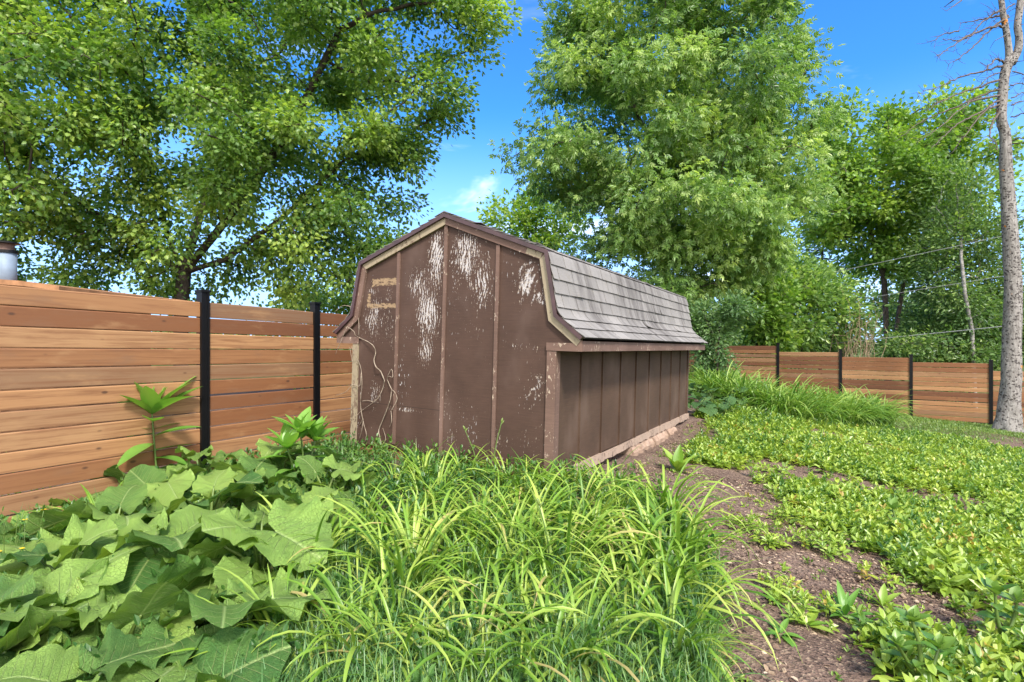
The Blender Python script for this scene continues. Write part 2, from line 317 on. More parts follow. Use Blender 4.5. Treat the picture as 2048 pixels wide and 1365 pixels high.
# ---------------------------------------------------------------- camera, sun, sky
cam=bpy.data.cameras.new('camera'); co=bpy.data.objects.new('camera',cam); COL.objects.link(co); co.location=(0,0,EYE); co.rotation_euler=(R(90),0,0)
cam.sensor_width=36; cam.lens=36*F/2048; cam.shift_y=-(682.5-HY)/2048; cam.clip_start=.05; cam.clip_end=2000; SC.camera=co
SUN=np.array([.26,-.74,.92]); SUN/=np.linalg.norm(SUN)
sl=bpy.data.lights.new('sun','SUN'); sl.energy=2.6; sl.angle=R(9); sl.color=(1,.95,.86); so=bpy.data.objects.new('sun',sl); COL.objects.link(so)
so.rotation_euler=Vector(-SUN).to_track_quat('-Z','Y').to_euler(); so.location=(5,-5,12)
wd=bpy.data.worlds.new('World'); SC.world=wd; wd.use_nodes=True; g=G(wd.node_tree)
for n in list(wd.node_tree.nodes): wd.node_tree.nodes.remove(n)
sky=g.n('ShaderNodeTexSky',sky_type='NISHITA'); sky.sun_disc=False; sky.sun_elevation=math.asin(SUN[2]); sky.sun_rotation=math.atan2(SUN[0],SUN[1]); sky.altitude=200; sky.air_density=1.; sky.dust_density=.6; sky.ozone_density=2.
tc=g.n('ShaderNodeTexCoord').outputs['Generated']; X,Y,Z=g.xyz(tc)
c=g.mix(1.,sky.outputs[0],(.30,.87,1.48),'MULTIPLY')
Zs=g.m('MAXIMUM',Z,.05); q=g.comb(g.m('DIVIDE',X,Zs),g.m('DIVIDE',Y,Zs),0.)
pale=g.ss(Z,.40,.05,0.,.72); c=g.mix(pale,c,(4.0,5.7,9.3))
cn=g.noise(g.vm('MULTIPLY',tc,(1.,1.,2.6)),4.2,5,.6,.4)
wisp=g.m('MULTIPLY',g.ss(cn,.56,.74),g.ss(Z,.62,.2,0.,.5)); c=g.mix(wisp,c,(9.5,9.9,10.4))
# unseen bright broken cloud added behind the camera for soft neutral light
cb=g.m('MULTIPLY',g.ss(Y,-.05,-.45),g.ss(g.noise(tc,2.,5,.6),.25,.5)); c=g.mix(cb,c,(13.5,13.2,12.8))
bg=g.n('ShaderNodeBackground'); g.set(bg.inputs[0],c); bg.inputs[1].default_value=.1
wo=g.n('ShaderNodeOutputWorld'); wd.node_tree.links.new(bg.outputs[0],wo.inputs[0])
SC.view_settings.view_transform='Standard'; SC.view_settings.look='None'; SC.view_settings.exposure=1.27; SC.view_settings.gamma=1
SC.cycles.max_bounces=8; SC.cycles.diffuse_bounces=4; SC.cycles.transmission_bounces=6; SC.cycles.transparent_max_bounces=8; SC.cycles.caustics_reflective=False; SC.cycles.caustics_refractive=False

# ---------------------------------------------------------------- ground
def axis(lo,hi,st,far):
    a=list(np.arange(lo,hi+1e-6,st)); d=st; x=hi
    while x<far: d*=1.35; x+=d; a.append(x)
    d=st; x=lo; b=[]
    while x>-far: d*=1.35; x-=d; b.append(x)
    return np.array(b[::-1]+a)
def vnoise(x,y,s,seed=0):
    r=np.random.default_rng(seed); o=0
    for k in range(5):
        an=r.uniform(0,6.28); fr=s*r.uniform(.6,1.6); ph=r.uniform(0,6.28); o=o+np.sin((x*np.cos(an)+y*np.sin(an))*fr+ph+1.3*np.sin((x*np.sin(an)-y*np.cos(an))*fr*.7+ph*2))
    return o/5
def inpoly(poly,x,y):
    poly=np.asarray(poly); c=np.zeros(len(x),bool); n=len(poly); j=n-1
    for i in range(n):
        xi,yi=poly[i]; xj,yj=poly[j]; k=((yi>y)!=(yj>y))&(x<(xj-xi)*(y-yi)/(yj-yi+1e-12)+xi); c^=k; j=i
    return c
# outline of the bare soil, read from the photograph and laid out on the terrain
SOILPX=[(1200,960),(1290,905),(1376,838),(1420,842),(1400,880),(1340,930),(1400,935),(1480,950),(1520,990),(1575,1020),(1620,1060),(1700,1100),(1790,1140),(1900,1200),(2000,1262),(2010,1300),(1900,1275),(1800,1245),(1740,1240),(1720,1300),(1750,1365),(1740,1480),(1440,1480),(1440,1365),(1420,1290),(1440,1200),(1440,1130),(1400,1070),(1350,1010),(1290,980)]
SOIL=np.array([onground(*p)[:2] for p in SOILPX])
def sdist(x,y):
    # signed distance to the soil outline, negative inside
    P=SOIL; Q=np.roll(P,-1,0); D=np.full(len(x),1e9)
    for a,b in zip(P,Q):
        ab=b-a; t=np.clip(((x-a[0])*ab[0]+(y-a[1])*ab[1])/(ab@ab+1e-9),0,1); D=np.minimum(D,np.hypot(x-a[0]-t*ab[0],y-a[1]-t*ab[1]))
    return np.where(inpoly(P,x,y),-D,D)
def lawnmask(x,y):
    m=np.clip((y-.30*x-8.4)/1.6,0,1)*np.clip((x-6.6)/1.5,0,1)
    far=np.clip((np.hypot(x-4,y-9)-13)/5,0,1)
    return np.maximum(m,far)
ax=axis(-6,16,.11,400); ay=axis(-1,21,.11,420)
gx,gy=np.meshgrid(ax,ay); gz=H(gx.ravel(),gy.ravel())
near=(np.hypot(gx.ravel()-3,gy.ravel()-6)<14)
gz=gz+near*(.018*vnoise(gx.ravel(),gy.ravel(),4,3)+.008*vnoise(gx.ravel(),gy.ravel(),15,4)+RNG.normal(0,.004,gz.size))
nx,ny=len(ax),len(ay); I=(np.arange(ny-1)[:,None]*nx+np.arange(nx-1)[None,:]).ravel()
lw=np.clip(lawnmask(gx.ravel(),gy.ravel())+.25*vnoise(gx.ravel(),gy.ravel(),2.5,8)*(lawnmask(gx.ravel(),gy.ravel())>0.02),0,1)
gr=build('ground',np.c_[gx.ravel(),gy.ravel(),gz],[np.c_[I,I+1,I+nx+1,I+nx]],M['soil'],var=lw); tag(gr,kind='structure')

# ---------------------------------------------------------------- shed
yaw,roll,pit=.5268,.0219,.015
def _rot(a,ax_,t): return a*np.cos(t)+np.cross(ax_,a)*np.sin(t)+ax_*np.dot(ax_,a)*(1-np.cos(t))
_v=np.array([math.sin(yaw),math.cos(yaw),0]); _u=np.array([-math.cos(yaw),math.sin(yaw),0]); _z=np.array([0,0,1.])
_u,_z=_rot(_u,_v,roll),_rot(_z,_v,roll); _v,_z=_rot(_v,_u,pit),_rot(_z,_u,pit)
ST=np.array([.3497,4.7785,EYE-1.189]); SM=np.stack([-_u,_v,_z],1)   # local x runs right along the front, y back along the side
def shedpx(px,py,plane_y=0.):
    d=np.array([(px-CX)/F,1,-(py-HY)/F]); o=np.array([0,0,EYE]); a=SM.T@(o-ST); b=SM.T@d; t=(plane_y-a[1])/b[1]; return a+b*t
shed=empty('garden_shed',label='weathered brown gambrel-roofed shed with peeling paint and grey shingles',cat='shed')
shed.matrix_world=Matrix.Translation(ST)@Matrix(SM.tolist()).to_4x4()
W=2.44; LV=5.245; LR=5.343
half=[(1.22,2.4065),(.0705,1.9737),(-.0368,1.4082),(-.279,1.2161)]      # u from the right corner, z
prof=[(-u,z) for u,z in half]                                           # right half in local x
full=[(-(W-u),z) for u,z in half[::-1]][:-1]+prof                       # left eave .. ridge .. right eave
def offs(poly,d):
    P=np.array(poly,float); n=len(P); out=[]
    N=[]
    for i in range(n-1):
        t=P[i+1]-P[i]; t/=np.linalg.norm(t); N.append(np.array([t[1],-t[0]]))   # to the right of travel = inward/down
    for i in range(n):
        if i==0: out.append(P[0]+N[0]*d)
        elif i==n-1: out.append(P[-1]+N[-1]*d)
        else:
            m=N[i-1]+N[i]; m/=np.linalg.norm(m); out.append(P[i]+m*d/max(.35,m@N[i]))
    return [tuple(a) for a in out]
inn=offs(full,.05)
wp=[(-W,0.),(0.,0.),(0.,1.13),(.245,1.155)]+inn[::-1][1:-1]+[(-W-.245,1.155),(-W,1.13)]
b=MB(); b.prism(wp,0.,.02); b.build('front_wall',M['front'],shed)
b=MB(); b.prism(wp,LV-.02,LV); b.build('rear_wall',M['side'],shed)
b=MB(); b.box((-.02,.0205,0),(0.,LV-.0205,1.14)); b.build('side_wall',M['side'],shed)
b=MB(); b.box((-W,.0205,0),(-W+.02,LV-.0205,1.14)); b.build('side_wall',M['side'],shed)
def topz(x):
    P=inn
    for a,c in zip(P[:-1],P[1:]):
        if a[0]<=x<=c[0] and c[0]>a[0]: return a[1]+(c[1]-a[1])*(x-a[0])/(c[0]-a[0])
    return 1.1
for i,u in enumerate((.61,1.22,1.83)):
    b=MB(); zt=topz(-u)-.062-(0 if i==1 else .008); lo=(.0,-.01,.05)[i]; b.box((-u-.019,-.017,lo),(-u+.019,.0,zt),jit=.0015); b.build('batten',M['trim'],shed)
for k in range(1,9):
    v=k*.5828; b=MB(); b.box((0,v-.018,.0),(.018,v+.018,1.068),jit=.001); b.build('batten',M['side'],shed)
    b=MB(); b.box((-W-.018,v-.018,.0),(-W,v+.018,1.068),jit=.001); b.build('batten',M['side'],shed)
# corner boards: a front leg and a side leg
b=MB(); b.box((-.072,-.019,-.0),(.019,.0,1.085),jit=.001); b.build('corner_board',M['trim'],shed)
b=MB(); b.box((.0,.0005,-.0),(.019,.075,1.085),jit=.001); b.build('corner_board',M['trim'],shed)
b=MB(); b.box((-W-.019,-.019,-.03),(-W+.06,.0,1.085),jit=.001); tag(b.build('corner_board',M['trimbare'],shed),'bare grey-tan corner board with worn paint')
b=MB(); b.box((-W-.019,.0005,-.0),(-W,.075,1.085),jit=.001); b.build('corner_board',M['trim'],shed)
for x0 in (0.,-W-.019):
    b=MB(); b.box((x0,LV-.075,0),(x0+.019,LV,1.085)); b.build('corner_board',M['side'],shed)
# boxed eave returns and the fascia that closes the eave
for s in (0,1):
    X=(lambda x:x) if s==0 else (lambda x:-W-x)
    p=[(X(-.075),1.087),(X(.264),1.087),(X(.264),1.188),(X(.21),1.158),(X(-.075),1.158)]
    if s: p=p[::-1]
    b=MB(); b.prism(p,-.026,-.0205); b.build('eave_return',M['trim'],shed)
    xs=sorted((X(.248),X(.268)))
    b=MB(); b.box((xs[0],-.019,1.089),(xs[1],LV+.05,1.178)); b.build('fascia',M['trim'],shed)
    xs=sorted((X(.0195),X(.247)))
    b=MB(); b.box((xs[0],-.018,1.0895),(xs[1],LV+.03,1.1)); b.build('soffit',M['side'],shed)
# gable trim: dark metal drip edge outside, tan/brown rake boards inside it
segn=len(full)-1
o1=offs(full,.004); o2=offs(full,.040); o3=offs(full,.041); o4=offs(full,.105)
mats=['trim','trim','trimbare','trim','trimbare','trimbare']
for k in range(segn):
    b=MB(); b.prism([o2[k],o2[k+1],o1[k+1],o1[k]],-.056,.0); b.build('drip_edge',M['maroon'],shed)
    b=MB(); b.prism([o4[k],o4[k+1],o3[k+1],o3[k]],-.030,-.0005); b.build('rake_board',M[mats[k]],shed)
# bare patch of rake board at the right-hand break
b=MB(); a_=np.array(o3[4])-np.array(o3[3]); a_/=np.linalg.norm(a_); n_=np.array([a_[1],-a_[0]]); q0=np.array(o3[4])-a_*.19; q1=np.array(o3[4])-a_*.03
b.prism([tuple(q0+n_*.058),tuple(q1+n_*.058),tuple(q1+n_*.006),tuple(q0+n_*.006)],-.0315,-.0305); b.build('bare_patch',M['trimbare'],shed)
# roof: a dark deck and rows of shingle tabs following the profile
def rooffold(side):
    P=[np.array(p) for p in prof]; out=[P[0]]
    for i in (1,2):
        r=(.05,.09)[i-1]; a=P[i]+(P[i-1]-P[i])/np.linalg.norm(P[i-1]-P[i])*r; c=P[i]+(P[i+1]-P[i])/np.linalg.norm(P[i+1]-P[i])*r
        for t in np.linspace(0,1,7): out.append((1-t)**2*a+2*t*(1-t)*P[i]+t*t*c)
    e=P[3]+(P[3]-P[2])/np.linalg.norm(P[3]-P[2])*.025; out.append(e)
    C=np.array(out[::-1])                                    # from the eave up
    if side: C[:,0]=-W-C[:,0]
    return C
for side in (0,1):
    C=rooffold(side); s=np.r_[0,np.cumsum(np.linalg.norm(np.diff(C,axis=0),axis=1))]; L=s[-1]
    T=np.gradient(C,axis=0); T/=np.linalg.norm(T,axis=1)[:,None]; Nn=np.c_[T[:,1],-T[:,0]]*(1 if side==0 else -1)
    ev=lambda q:np.array([np.interp(q,s,C[:,0]),np.interp(q,s,C[:,1])])
    nv=lambda q:np.array([np.interp(q,s,Nn[:,0]),np.interp(q,s,Nn[:,1])])
    d=MB(); nq=40; qs=np.linspace(.0,L,nq); V=[]
    for y in (-.05,LR-.004):
        for q in qs: p=ev(q); V.append((p[0],y,p[1]))
    for y in (-.05,LR-.004):
        for q in qs: p=ev(q)-nv(q)*.006; V.append((p[0],y,p[1]))
    FF=[]
    for i in range(nq-1):
        FF+=[(i,i+1,nq+i+1,nq+i),(2*nq+i,3*nq+i,3*nq+i+1,2*nq+i+1),(i,2*nq+i,2*nq+i+1,i+1),(nq+i,nq+i+1,3*nq+i+1,3*nq+i)]
    FF+=[(0,nq,3*nq,2*nq),(nq-1,3*nq-1,4*nq-1,2*nq-1)]
    d.add(V,FF); roof=d.build('roof',M['darkdeck'],shed)
    t=MB(); expo=.128; tw=.315; rows=int(L/expo)+1; q0=0.
    for r in range(rows):
        q0=r*expo; q1=min(q0+expo+.03,L)
        if q1-q0<.02: continue
        y=-.055-tw*((r%2)*.5+random.uniform(.0,.12)); lastlift=0
        while y<LR:
            ya=max(y,-.055)+.0055; yb=min(y+tw,LR)-.0055; y+=tw
            if yb-ya<.03: continue
            lift=.012+random.uniform(0,.003); cl=random.random()<.04; la=lift+(random.uniform(.006,.02) if cl else 0); lb=lift+(random.uniform(.006,.018) if random.random()<.03 else 0)
            q0a=q0+random.uniform(-.003,.003); var=random.random(); K=6; top=[];bot=[]
            for i in range(K+1):
                f=i/K; q=q0a+(q1-q0a)*f; p=ev(q); n=nv(q)
                for yy,l0 in ((ya,la),(yb,lb)):
                    h=l0*(1-f)**1.6+.0015; pt=p+n*h; top.append((pt[0],yy,pt[1])); pb=p+n*max(h-.005,.0005); bot.append((pb[0],yy,pb[1]))
            V=top+bot; n2=len(top); FF=[]
            for i in range(K):
                a=2*i; FF+=[(a,a+1,a+3,a+2),(a,a+2,n2+a+2,n2+a),(a+1,n2+a+1,n2+a+3,a+3)]
            FF+=[(0,n2,n2+1,1)]
            t.add(V,FF,var)
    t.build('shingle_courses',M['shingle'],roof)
b=MB()
for k in range(18):
    y=-.055+k*.30; p=[(-W/2-.12,2.4065-.03),(-W/2,2.4065+.018),(-W/2+.12,2.4065-.03),(-W/2,2.4065+.006)]; b.prism(p[::-1],y,min(y+.296,LR),random.random())
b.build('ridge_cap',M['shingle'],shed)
# sill timber under the side wall (pieces), rubble below it, rotted red board under the front
y=.0
for ln in (1.2,1.05,.62,.55,.6,.6,.62):
    b=MB(); y1=min(y+ln,LV); zt=-.004+random.uniform(-.006,.006); pts=[]
    n=8
    V=[];FF=[]
    for i in range(n+1):
        yy=y+.006+(y1-y-.012)*i/n; a=random.uniform(-.006,.006); c_=random.uniform(-.012,.012)
        V+=[(.0,yy,zt),(.036+a,yy,zt+a*.4),(.04+a,yy,-.085+c_),(.0,yy,-.085+c_)]
    for i in range(n):
        for j in range(4): FF.append((4*i+j,4*(i+1)+j,4*(i+1)+(j+1)%4,4*i+(j+1)%4))
    b.add(V,[FF,[(0,1,2,3)],[(4*n+3,4*n+2,4*n+1,4*n)]]); b.build('sill',M['sill'],shed); y=y1
b=MB(); b.box((-W,.03,-.075),(-.001,.07,-.001),jit=.006); b.build('sill',M['redrot'],shed)
b=MB(); b.box((-W+.02,-.03,-.10),(-W+.75,.028,-.035),jit=.012); tag(b.build('rotted_timber',M['redrot'],shed),'rotted reddish timber end under front wall')
y=2.1
while y<4.0:
    ln=random.uniform(.22,.5); b=MB(); n=7; V=[];FF=[]
    for i in range(n+1):
        yy=y+ln*i/n; e=.02*math.sin(i*1.7+y*9)+random.uniform(-.012,.012)
        V+=[(-.10,yy,-.09),(.055+e,yy,-.093+e*.2),(.09+e,yy,-.15+e*.3),(.07+e,yy,-.30),(-.1,yy,-.3)]
    for i in range(n):
        for j in range(5): FF.append((5*i+j,5*(i+1)+j,5*(i+1)+(j+1)%5,5*i+(j+1)%5))
    b.add(V,[FF,[(0,1,2,3,4)],[(5*n+4,5*n+3,5*n+2,5*n+1,5*n)]]); b.build('foundation_stone',M['stone'],shed); y+=ln+.01

# dry vine creeping over the left front corner
vn=empty('dry_vine',ST,label='leafless dry vine climbing the left corner of the shed',cat='vine')
def vpath(pts,y=-.03): return [SM@shedpx(px,py,y)+0*ST for px,py in pts]
def crop(x,y): return (670+x/4.5515,640+y/4.5515)
VP=[[(430,1160),(405,1060),(400,1000),(440,900),(500,740),(520,640),(565,720),(510,830)],
 [(520,640),(500,600),(475,540),(490,515),(525,520),(515,450),(480,510)],[(430,1160),(460,1080),(435,985)],
 [(450,550),(440,610),(400,700),(350,750),(240,830),(190,880)],[(450,550),(415,470),(375,430),(355,370),(370,300),(350,240),(300,200),(225,165),(185,140),(170,105),(110,60)],
 [(270,1120),(285,1040),(260,940),(235,800),(235,690),(245,600),(240,470),(215,380),(170,300),(150,240)],[(215,150),(218,60),(212,-20),(200,-60)],
 [(240,480),(225,600),(160,590),(100,655),(0,690)],[(110,65),(60,180),(0,320)],[(160,400),(135,250)],[(200,-100),(80,-130),(0,-75)],[(225,960),(255,900),(245,1000),(220,1090)],[(510,830),(515,920),(495,980)],[(250,740),(300,735),(350,750)]]
for k,pts in enumerate(VP):
    P=[]
    for j,pt in enumerate(pts):
        q=crop(*pt); lp=shedpx(*q,-.028-.018*math.sin(j*1.9+k)-(.03 if q[0]<712 else 0)); P.append(SM@lp)
    b=MB(); r=.0062 if k in(0,4) else .0042
    SP=smoothpath(P,6); b.tube(SP,np.linspace(r,r*.55,len(SP))*(1+.15*RNG.normal(size=len(SP)).clip(-1,1)),5); b.build('tendril' if k not in(0,4) else 'vine_stem',M['vine'],vn,True)

# ---------------------------------------------------------------- fences
def board_panel(A,B,zA,zB,n,h,parent,name='slat_panel',th=.028,gap=.004,seed=0,warp=.004):
    rr=random.Random(seed); A=np.array(A,float);B=np.array(B,float); L=np.linalg.norm(B-A); d=(B-A)/L; nrm=np.array([d[1],-d[0]])
    b=MB(); K=10
    for i in range(n):
        bow=rr.uniform(-warp,warp); tilt=rr.uniform(-warp,warp)*.6; off=rr.uniform(-.003,.003); rid=rr.random(); r0=rr.uniform(0,1)
        g0=gap*rr.choice((.3,.6,1,1,2.2)); V=[];U=[];FF=[]
        for k in range(K+1):
            f=k/K; p=A+d*L*f; zt=zA+(zB-zA)*f-i*h+bow*math.sin(math.pi*f)+tilt*(f-.5); zb=zA+(zB-zA)*f-(i+1)*h+g0
            sec=[(-th/2,zb+.004),(th/2,zb+.006),(th/2+.001,zb+.012),(th/2+.001,zt-.010),(th/2-.005,zt-.001),(-th/2,zt)]
            for o_,z_ in sec:
                q=p+nrm*(o_+off); V.append((q[0],q[1],z_)); U.append((f*L,(z_-zb),rid))
        m=6
        for k in range(K):
            for j in range(m): FF.append((m*k+j,m*(k+1)+j,m*(k+1)+(j+1)%m,m*k+(j+1)%m))
        b.add(V,[FF,[tuple(range(m))],[tuple(range(m*K+m-1,m*K-1,-1))]],rid,U)
    return b.build(name,M['wood'],parent)
def fpost(p,zt,zb,d,parent,w=.09):
    d=np.array(d)/np.linalg.norm(d); nrm=np.array([d[1],-d[0]])
    b=MB(); V=[]
    # a channel post: square tube with two shallow grooves on the front face
    sec=[(-.5,-.5),(.5,-.5),(.5,.5),(.2,.5),(.2,.42),(-.2,.42),(-.2,.5),(-.5,.5)]
    for z in (zb,zt):
        for s_,t_ in sec: q=np.array(p)+d*s_*w+nrm*t_*w; V.append((q[0],q[1],z))
    m=len(sec); b.add(V,[[(j,(j+1)%m,m+(j+1)%m,m+j) for j in range(m)],[tuple(range(m,2*m))],[tuple(range(m))[::-1]]])
    o=b.build('post',M['blackmetal'],parent)
    c_=MB(); V=[]
    for z,k in ((zt+.001,.62),(zt+.016,.62),(zt+.026,.45)):
        for s_,t_ in ((-1,-1),(1,-1),(1,1),(-1,1)): q=np.array(p)+d*s_*w*k+nrm*t_*w*k; V.append((q[0],q[1],z))
    c_.add(V,[[(4*i+j,4*i+(j+1)%4,4*i+4+(j+1)%4,4*i+4+j) for i in range(2) for j in range(4)]+[(8,9,10,11),(3,2,1,0)]]); c_.build('post_cap',M['blackmetal'],o)
lf=empty('slat_fence',(0,0,0),label='horizontal cedar slat fence with black posts behind the big-leaved plants',cat='fence')
dd=np.array([.4426,.8967]); p1=np.array([-3.248,5.724]); p2=np.array([-2.569,7.10]); p0=p1-dd*2.4; p3=p2+dd*2.05; p4=p3+dd*2.05
zt=lambda p:EYE+.387-(np.dot(p-p1,dd))*.0228
pw=.040
for a,c_,sd in ((p0,p1,1),(p1,p2,2),(p2,p3,3),(p3,p4,4)):
    board_panel(a+dd*pw,c_-dd*pw,zt(a),zt(c_)-(0.0 if sd!=2 else .0),12,.165,lf,seed=sd+20,gap=.005,warp=.006)
for p in (p0,p1,p2,p3,p4): fpost(p,zt(p)+.105,h1(*p)-.15,dd,lf)
rf=empty('slat_fence',(0,0,0),label='stepped cedar slat fence running down the slope behind the grey trunk',cat='fence')
PX=lambda n:np.array([9.70+1.62*n,19.85-1.1*n]); rd=np.array([1.62,-1.1]); rd/=np.linalg.norm(rd)
tops={-3:.05,-2:-.05,-1:-.25,0:-.459,1:-.608,2:-.744,3:-.96,4:-1.14,5:-1.3}
for n in range(-3,6):
    a,c_=PX(n)+rd*pw,PX(n+1)-rd*pw; board_panel(a,c_,EYE+tops[n]-.01,EYE+tops[n],12,.1525,rf,seed=60+n,gap=.011)
    fpost(PX(n),EYE+tops[n-1 if n>-3 else n]+.09,h1(*PX(n))-.2,rd,rf)
# low outbuilding beyond the left fence: only its roof edge and flue show
ob=empty('outbuilding',label='low brown outbuilding behind the left fence with a silver flue pipe',cat='outbuilding')
c0=at(-60,560,6.6); zr=EYE+.69
b=MB(); b.box((-9.5,6.7,-.2),(-6.3,9.5,zr-.1)); b.build('wall',M['roofbrown'],ob)
b=MB(); xa=at(118,0,6.5)[0]
b.prism([(xa,zr-.06),(xa-.45,zr+.005),(-9.8,zr+.30),(-9.8,zr+.24),(xa-.45,zr-.055),(xa,zr-.11)][::-1],6.5,9.7); b.build('roof',M['roofbrown'],ob)
fx,fy=at(12,500,6.9)[:2]
b=MB(); zt_=at(12,507,6.9)[2]; b.tube([(fx,fy,zr-.1),(fx,fy,zt_)],.108,20); fp=b.build('flue_pipe',M['galv'],ob,True)
b=MB(); b.tube([(fx,fy,zt_),(fx,fy,zt_+.035)],.122,20); b.build('collar',M['blackmetal'],fp)
b=MB(); b.tube([(fx,fy,zt_+.035),(fx,fy,zt_+.12)],.085,16); b.build('neck',M['trim'],fp)
b=MB(); b.tube([(fx,fy,zt_+.12),(fx,fy,zt_+.135),(fx,fy,zt_+.16)],[.14,.14,.03],20); b.build('rain_cap',M['blackmetal'],fp)

# ---------------------------------------------------------------- foliage tools
def frames(a,n):
    a=a/(np.linalg.norm(a,axis=1)[:,None]+1e-9); n=n-a*(a*n).sum(1)[:,None]; n/=np.linalg.norm(n,axis=1)[:,None]+1e-9
    return a,np.cross(n,a),n
def scatter(T,TF,pos,a,n,sc,var):
    """template T (k,3) with faces TF ; one copy per row of pos"""
    a,b_,n=frames(a,n); T=np.asarray(T,float); k=len(T)
    V=pos[:,None]+sc[:,None,None]*(a[:,None]*T[None,:,0:1]+b_[:,None]*T[None,:,1:2]+n[:,None]*T[None,:,2:3])
    off=(np.arange(len(pos))*k)[:,None,None]
    return V.reshape(-1,3),[(np.asarray(f)[None]+off).reshape(-1,np.asarray(f).shape[1]) for f in TF],np.repeat(var,k)
class Acc:
    def __init__(s): s.V=[];s.F={};s.v=[];s.n=0
    def add(s,V,F,v):
        for f in F: s.F.setdefault(f.shape[1],[]).append(f+s.n)
        s.V.append(V); s.v.append(v); s.n+=len(V)
    def build(s,name,mat,parent=None,smooth=False): return build(name,np.concatenate(s.V),[np.concatenate(f) for f in s.F.values()],mat,parent,np.concatenate(s.v),None,smooth)
_r=[(0,.0),(-.06,.26),(.16,.24),(.30,.52),(.42,.27),(.62,.30),(1.,0)]
_o=_r+[(x,-y) for x,y in _r[-2:0:-1]]
MAPLE=np.array([(.3,0,.04)]+[(x,y,-.10*abs(y)-.08*x*x) for x,y in _o]); MAPLEF=[np.array([(0,i+1,(i+1)%len(_o)+1) for i in range(len(_o))])]
OVAL=np.array([(0,0,0),(.3,.22,.05),(.7,.19,.02),(1,0,-.12),(.7,-.19,.02),(.3,-.22,.05)]); OVALF=[np.array([(0,3,2,1),(0,5,4,3)])]
def compound():
    V=[];F=[]
    for bx,an,s in ((.35,1.0,.5),(.35,-1.0,.5),(.62,.75,.55),(.62,-.75,.55),(.75,0,.6)):
        c_,s_=math.cos(an),math.sin(an); o=len(V)
        for x,y,z in OVAL*np.array([s,s*.95,s]): V.append((bx+x*c_-y*s_,x*s_+y*c_,z-.28*(bx+x)**2))
        F+=[tuple(np.array(f)+o) for f in OVALF[0]]
    return np.array(V),[np.array(F)]
COMP,COMPF=compound()
def grow(trunk,att,step=.28,kill=.45,maxit=110,up=.08,rng=None,forks=()):
    P=[];par=[]
    def addline(L,p0):
        last=p0
        L=np.array(L,float)
        for a,c_ in zip(L[:-1],L[1:]):
            k=max(1,int(np.linalg.norm(c_-a)/step))
            for i in range(1,k+1): P.append(a+(c_-a)*i/k); par.append(last); last=len(P)-1
        return last
    P.append(np.array(trunk[0],float)); par.append(-1); end=addline(trunk,0)
    for f in forks:
        f=[np.array(q,float) for q in f]; i0=int(np.argmin([np.linalg.norm(p-f[0]) for p in P])); addline([P[i0]]+f[1:],i0)
    P=list(P); A=att.copy(); Q=np.array(P); z0=trunk[0][2]+.45*(A[:,2].min()-trunk[0][2]) if False else -1e9
    D=np.linalg.norm(A[:,None]-Q[None],axis=2); idx=D.argmin(1); dm=D.min(1)
    for it in range(maxit):
        if len(A)==0: break
        Q=np.array(P); dv=(A-Q[idx])/(dm[:,None]+1e-9); S=np.zeros_like(Q); np.add.at(S,idx,dv); cn=np.bincount(idx,minlength=len(Q))
        act=np.nonzero(cn)[0]; dr=S[act]/cn[act,None]; dr/=np.linalg.norm(dr,axis=1)[:,None]+1e-9
        dr=dr+rng.normal(0,.14,dr.shape)+np.array([0,0,up]); dr/=np.linalg.norm(dr,axis=1)[:,None]; nw=Q[act]+dr*step
        base=len(P); P+=list(nw); par+=list(act)
        D=np.linalg.norm(A[:,None]-nw[None],axis=2); m=D.min(1); j=D.argmin(1); u=m<dm; idx=np.where(u,base+j,idx); dm=np.where(u,m,dm)
        keep=dm>kill; A=A[keep]; idx=idx[keep]; dm=dm[keep]
        if len(P)>9000: break
    return np.array(P),np.array(par)
def radii(par,r0=.008,ex=2.25):
    n=len(par); a=np.zeros(n); 
    for i in range(n-1,-1,-1):
        if a[i]==0: a[i]=r0**ex
        if par[i]>=0: a[par[i]]+=a[i]
    return a**(1/ex)
def woodmesh(P,par,r,minr=0.):
    ns=6; kids={}
    i=np.nonzero((par>=0)&(r>=minr))[0]; p=par[i]; A=P[p];B=P[i]; T=B-A; T/=np.linalg.norm(T,axis=1)[:,None]+1e-9
    ref=np.where(np.abs(T[:,2:3])>.9,np.array([[1,0,0.]]),np.array([[0,0,1.]])); U=np.cross(T,ref); U/=np.linalg.norm(U,axis=1)[:,None]; Wv=np.cross(T,U)
    an=np.arange(ns)*2*math.pi/ns; ring=U[:,None]*np.cos(an)[None,:,None]+Wv[:,None]*np.sin(an)[None,:,None]
    ra=np.minimum(r[p],r[i]*1.35)
    V=np.concatenate([(A-T*ra[:,None]*.3)[:,None]+ring*ra[:,None,None],(B+T*r[i][:,None]*.2)[:,None]+ring*r[i][:,None,None]],1)
    off=(np.arange(len(i))*2*ns)[:,None,None]; f=np.array([(j,(j+1)%ns,ns+(j+1)%ns,ns+j) for j in range(ns)])
    return V.reshape(-1,3),[(f[None]+off).reshape(-1,4)]
def lobepts(lobes,n,rng,voids=0,shell=.55):
    vol=np.array([max(l[3]*l[4]*l[5],1e-3) for l in lobes])**.6; k=rng.choice(len(lobes),n,p=vol/vol.sum()); out=[]
    for i in k:
        px,py,Y,rx,rz,ry=lobes[i]; d=rng.normal(size=3); d/=np.linalg.norm(d); rr=rng.uniform(shell**3,1)**(1/3) if rng.random()<.75 else rng.uniform(0,1)
        c_=at(px,py,Y); s=Y/F; out.append(c_+d*rr*np.array([rx*s,ry,rz*s]))
    out=np.array(out)
    if voids:
        vc=out[rng.choice(len(out),voids)]; vr=rng.uniform(.35,.8,voids)*voids_scale
        keep=np.all(np.linalg.norm(out[:,None]-vc[None],axis=2)>vr[None],axis=1); out=out[keep]
    return out
voids_scale=1.
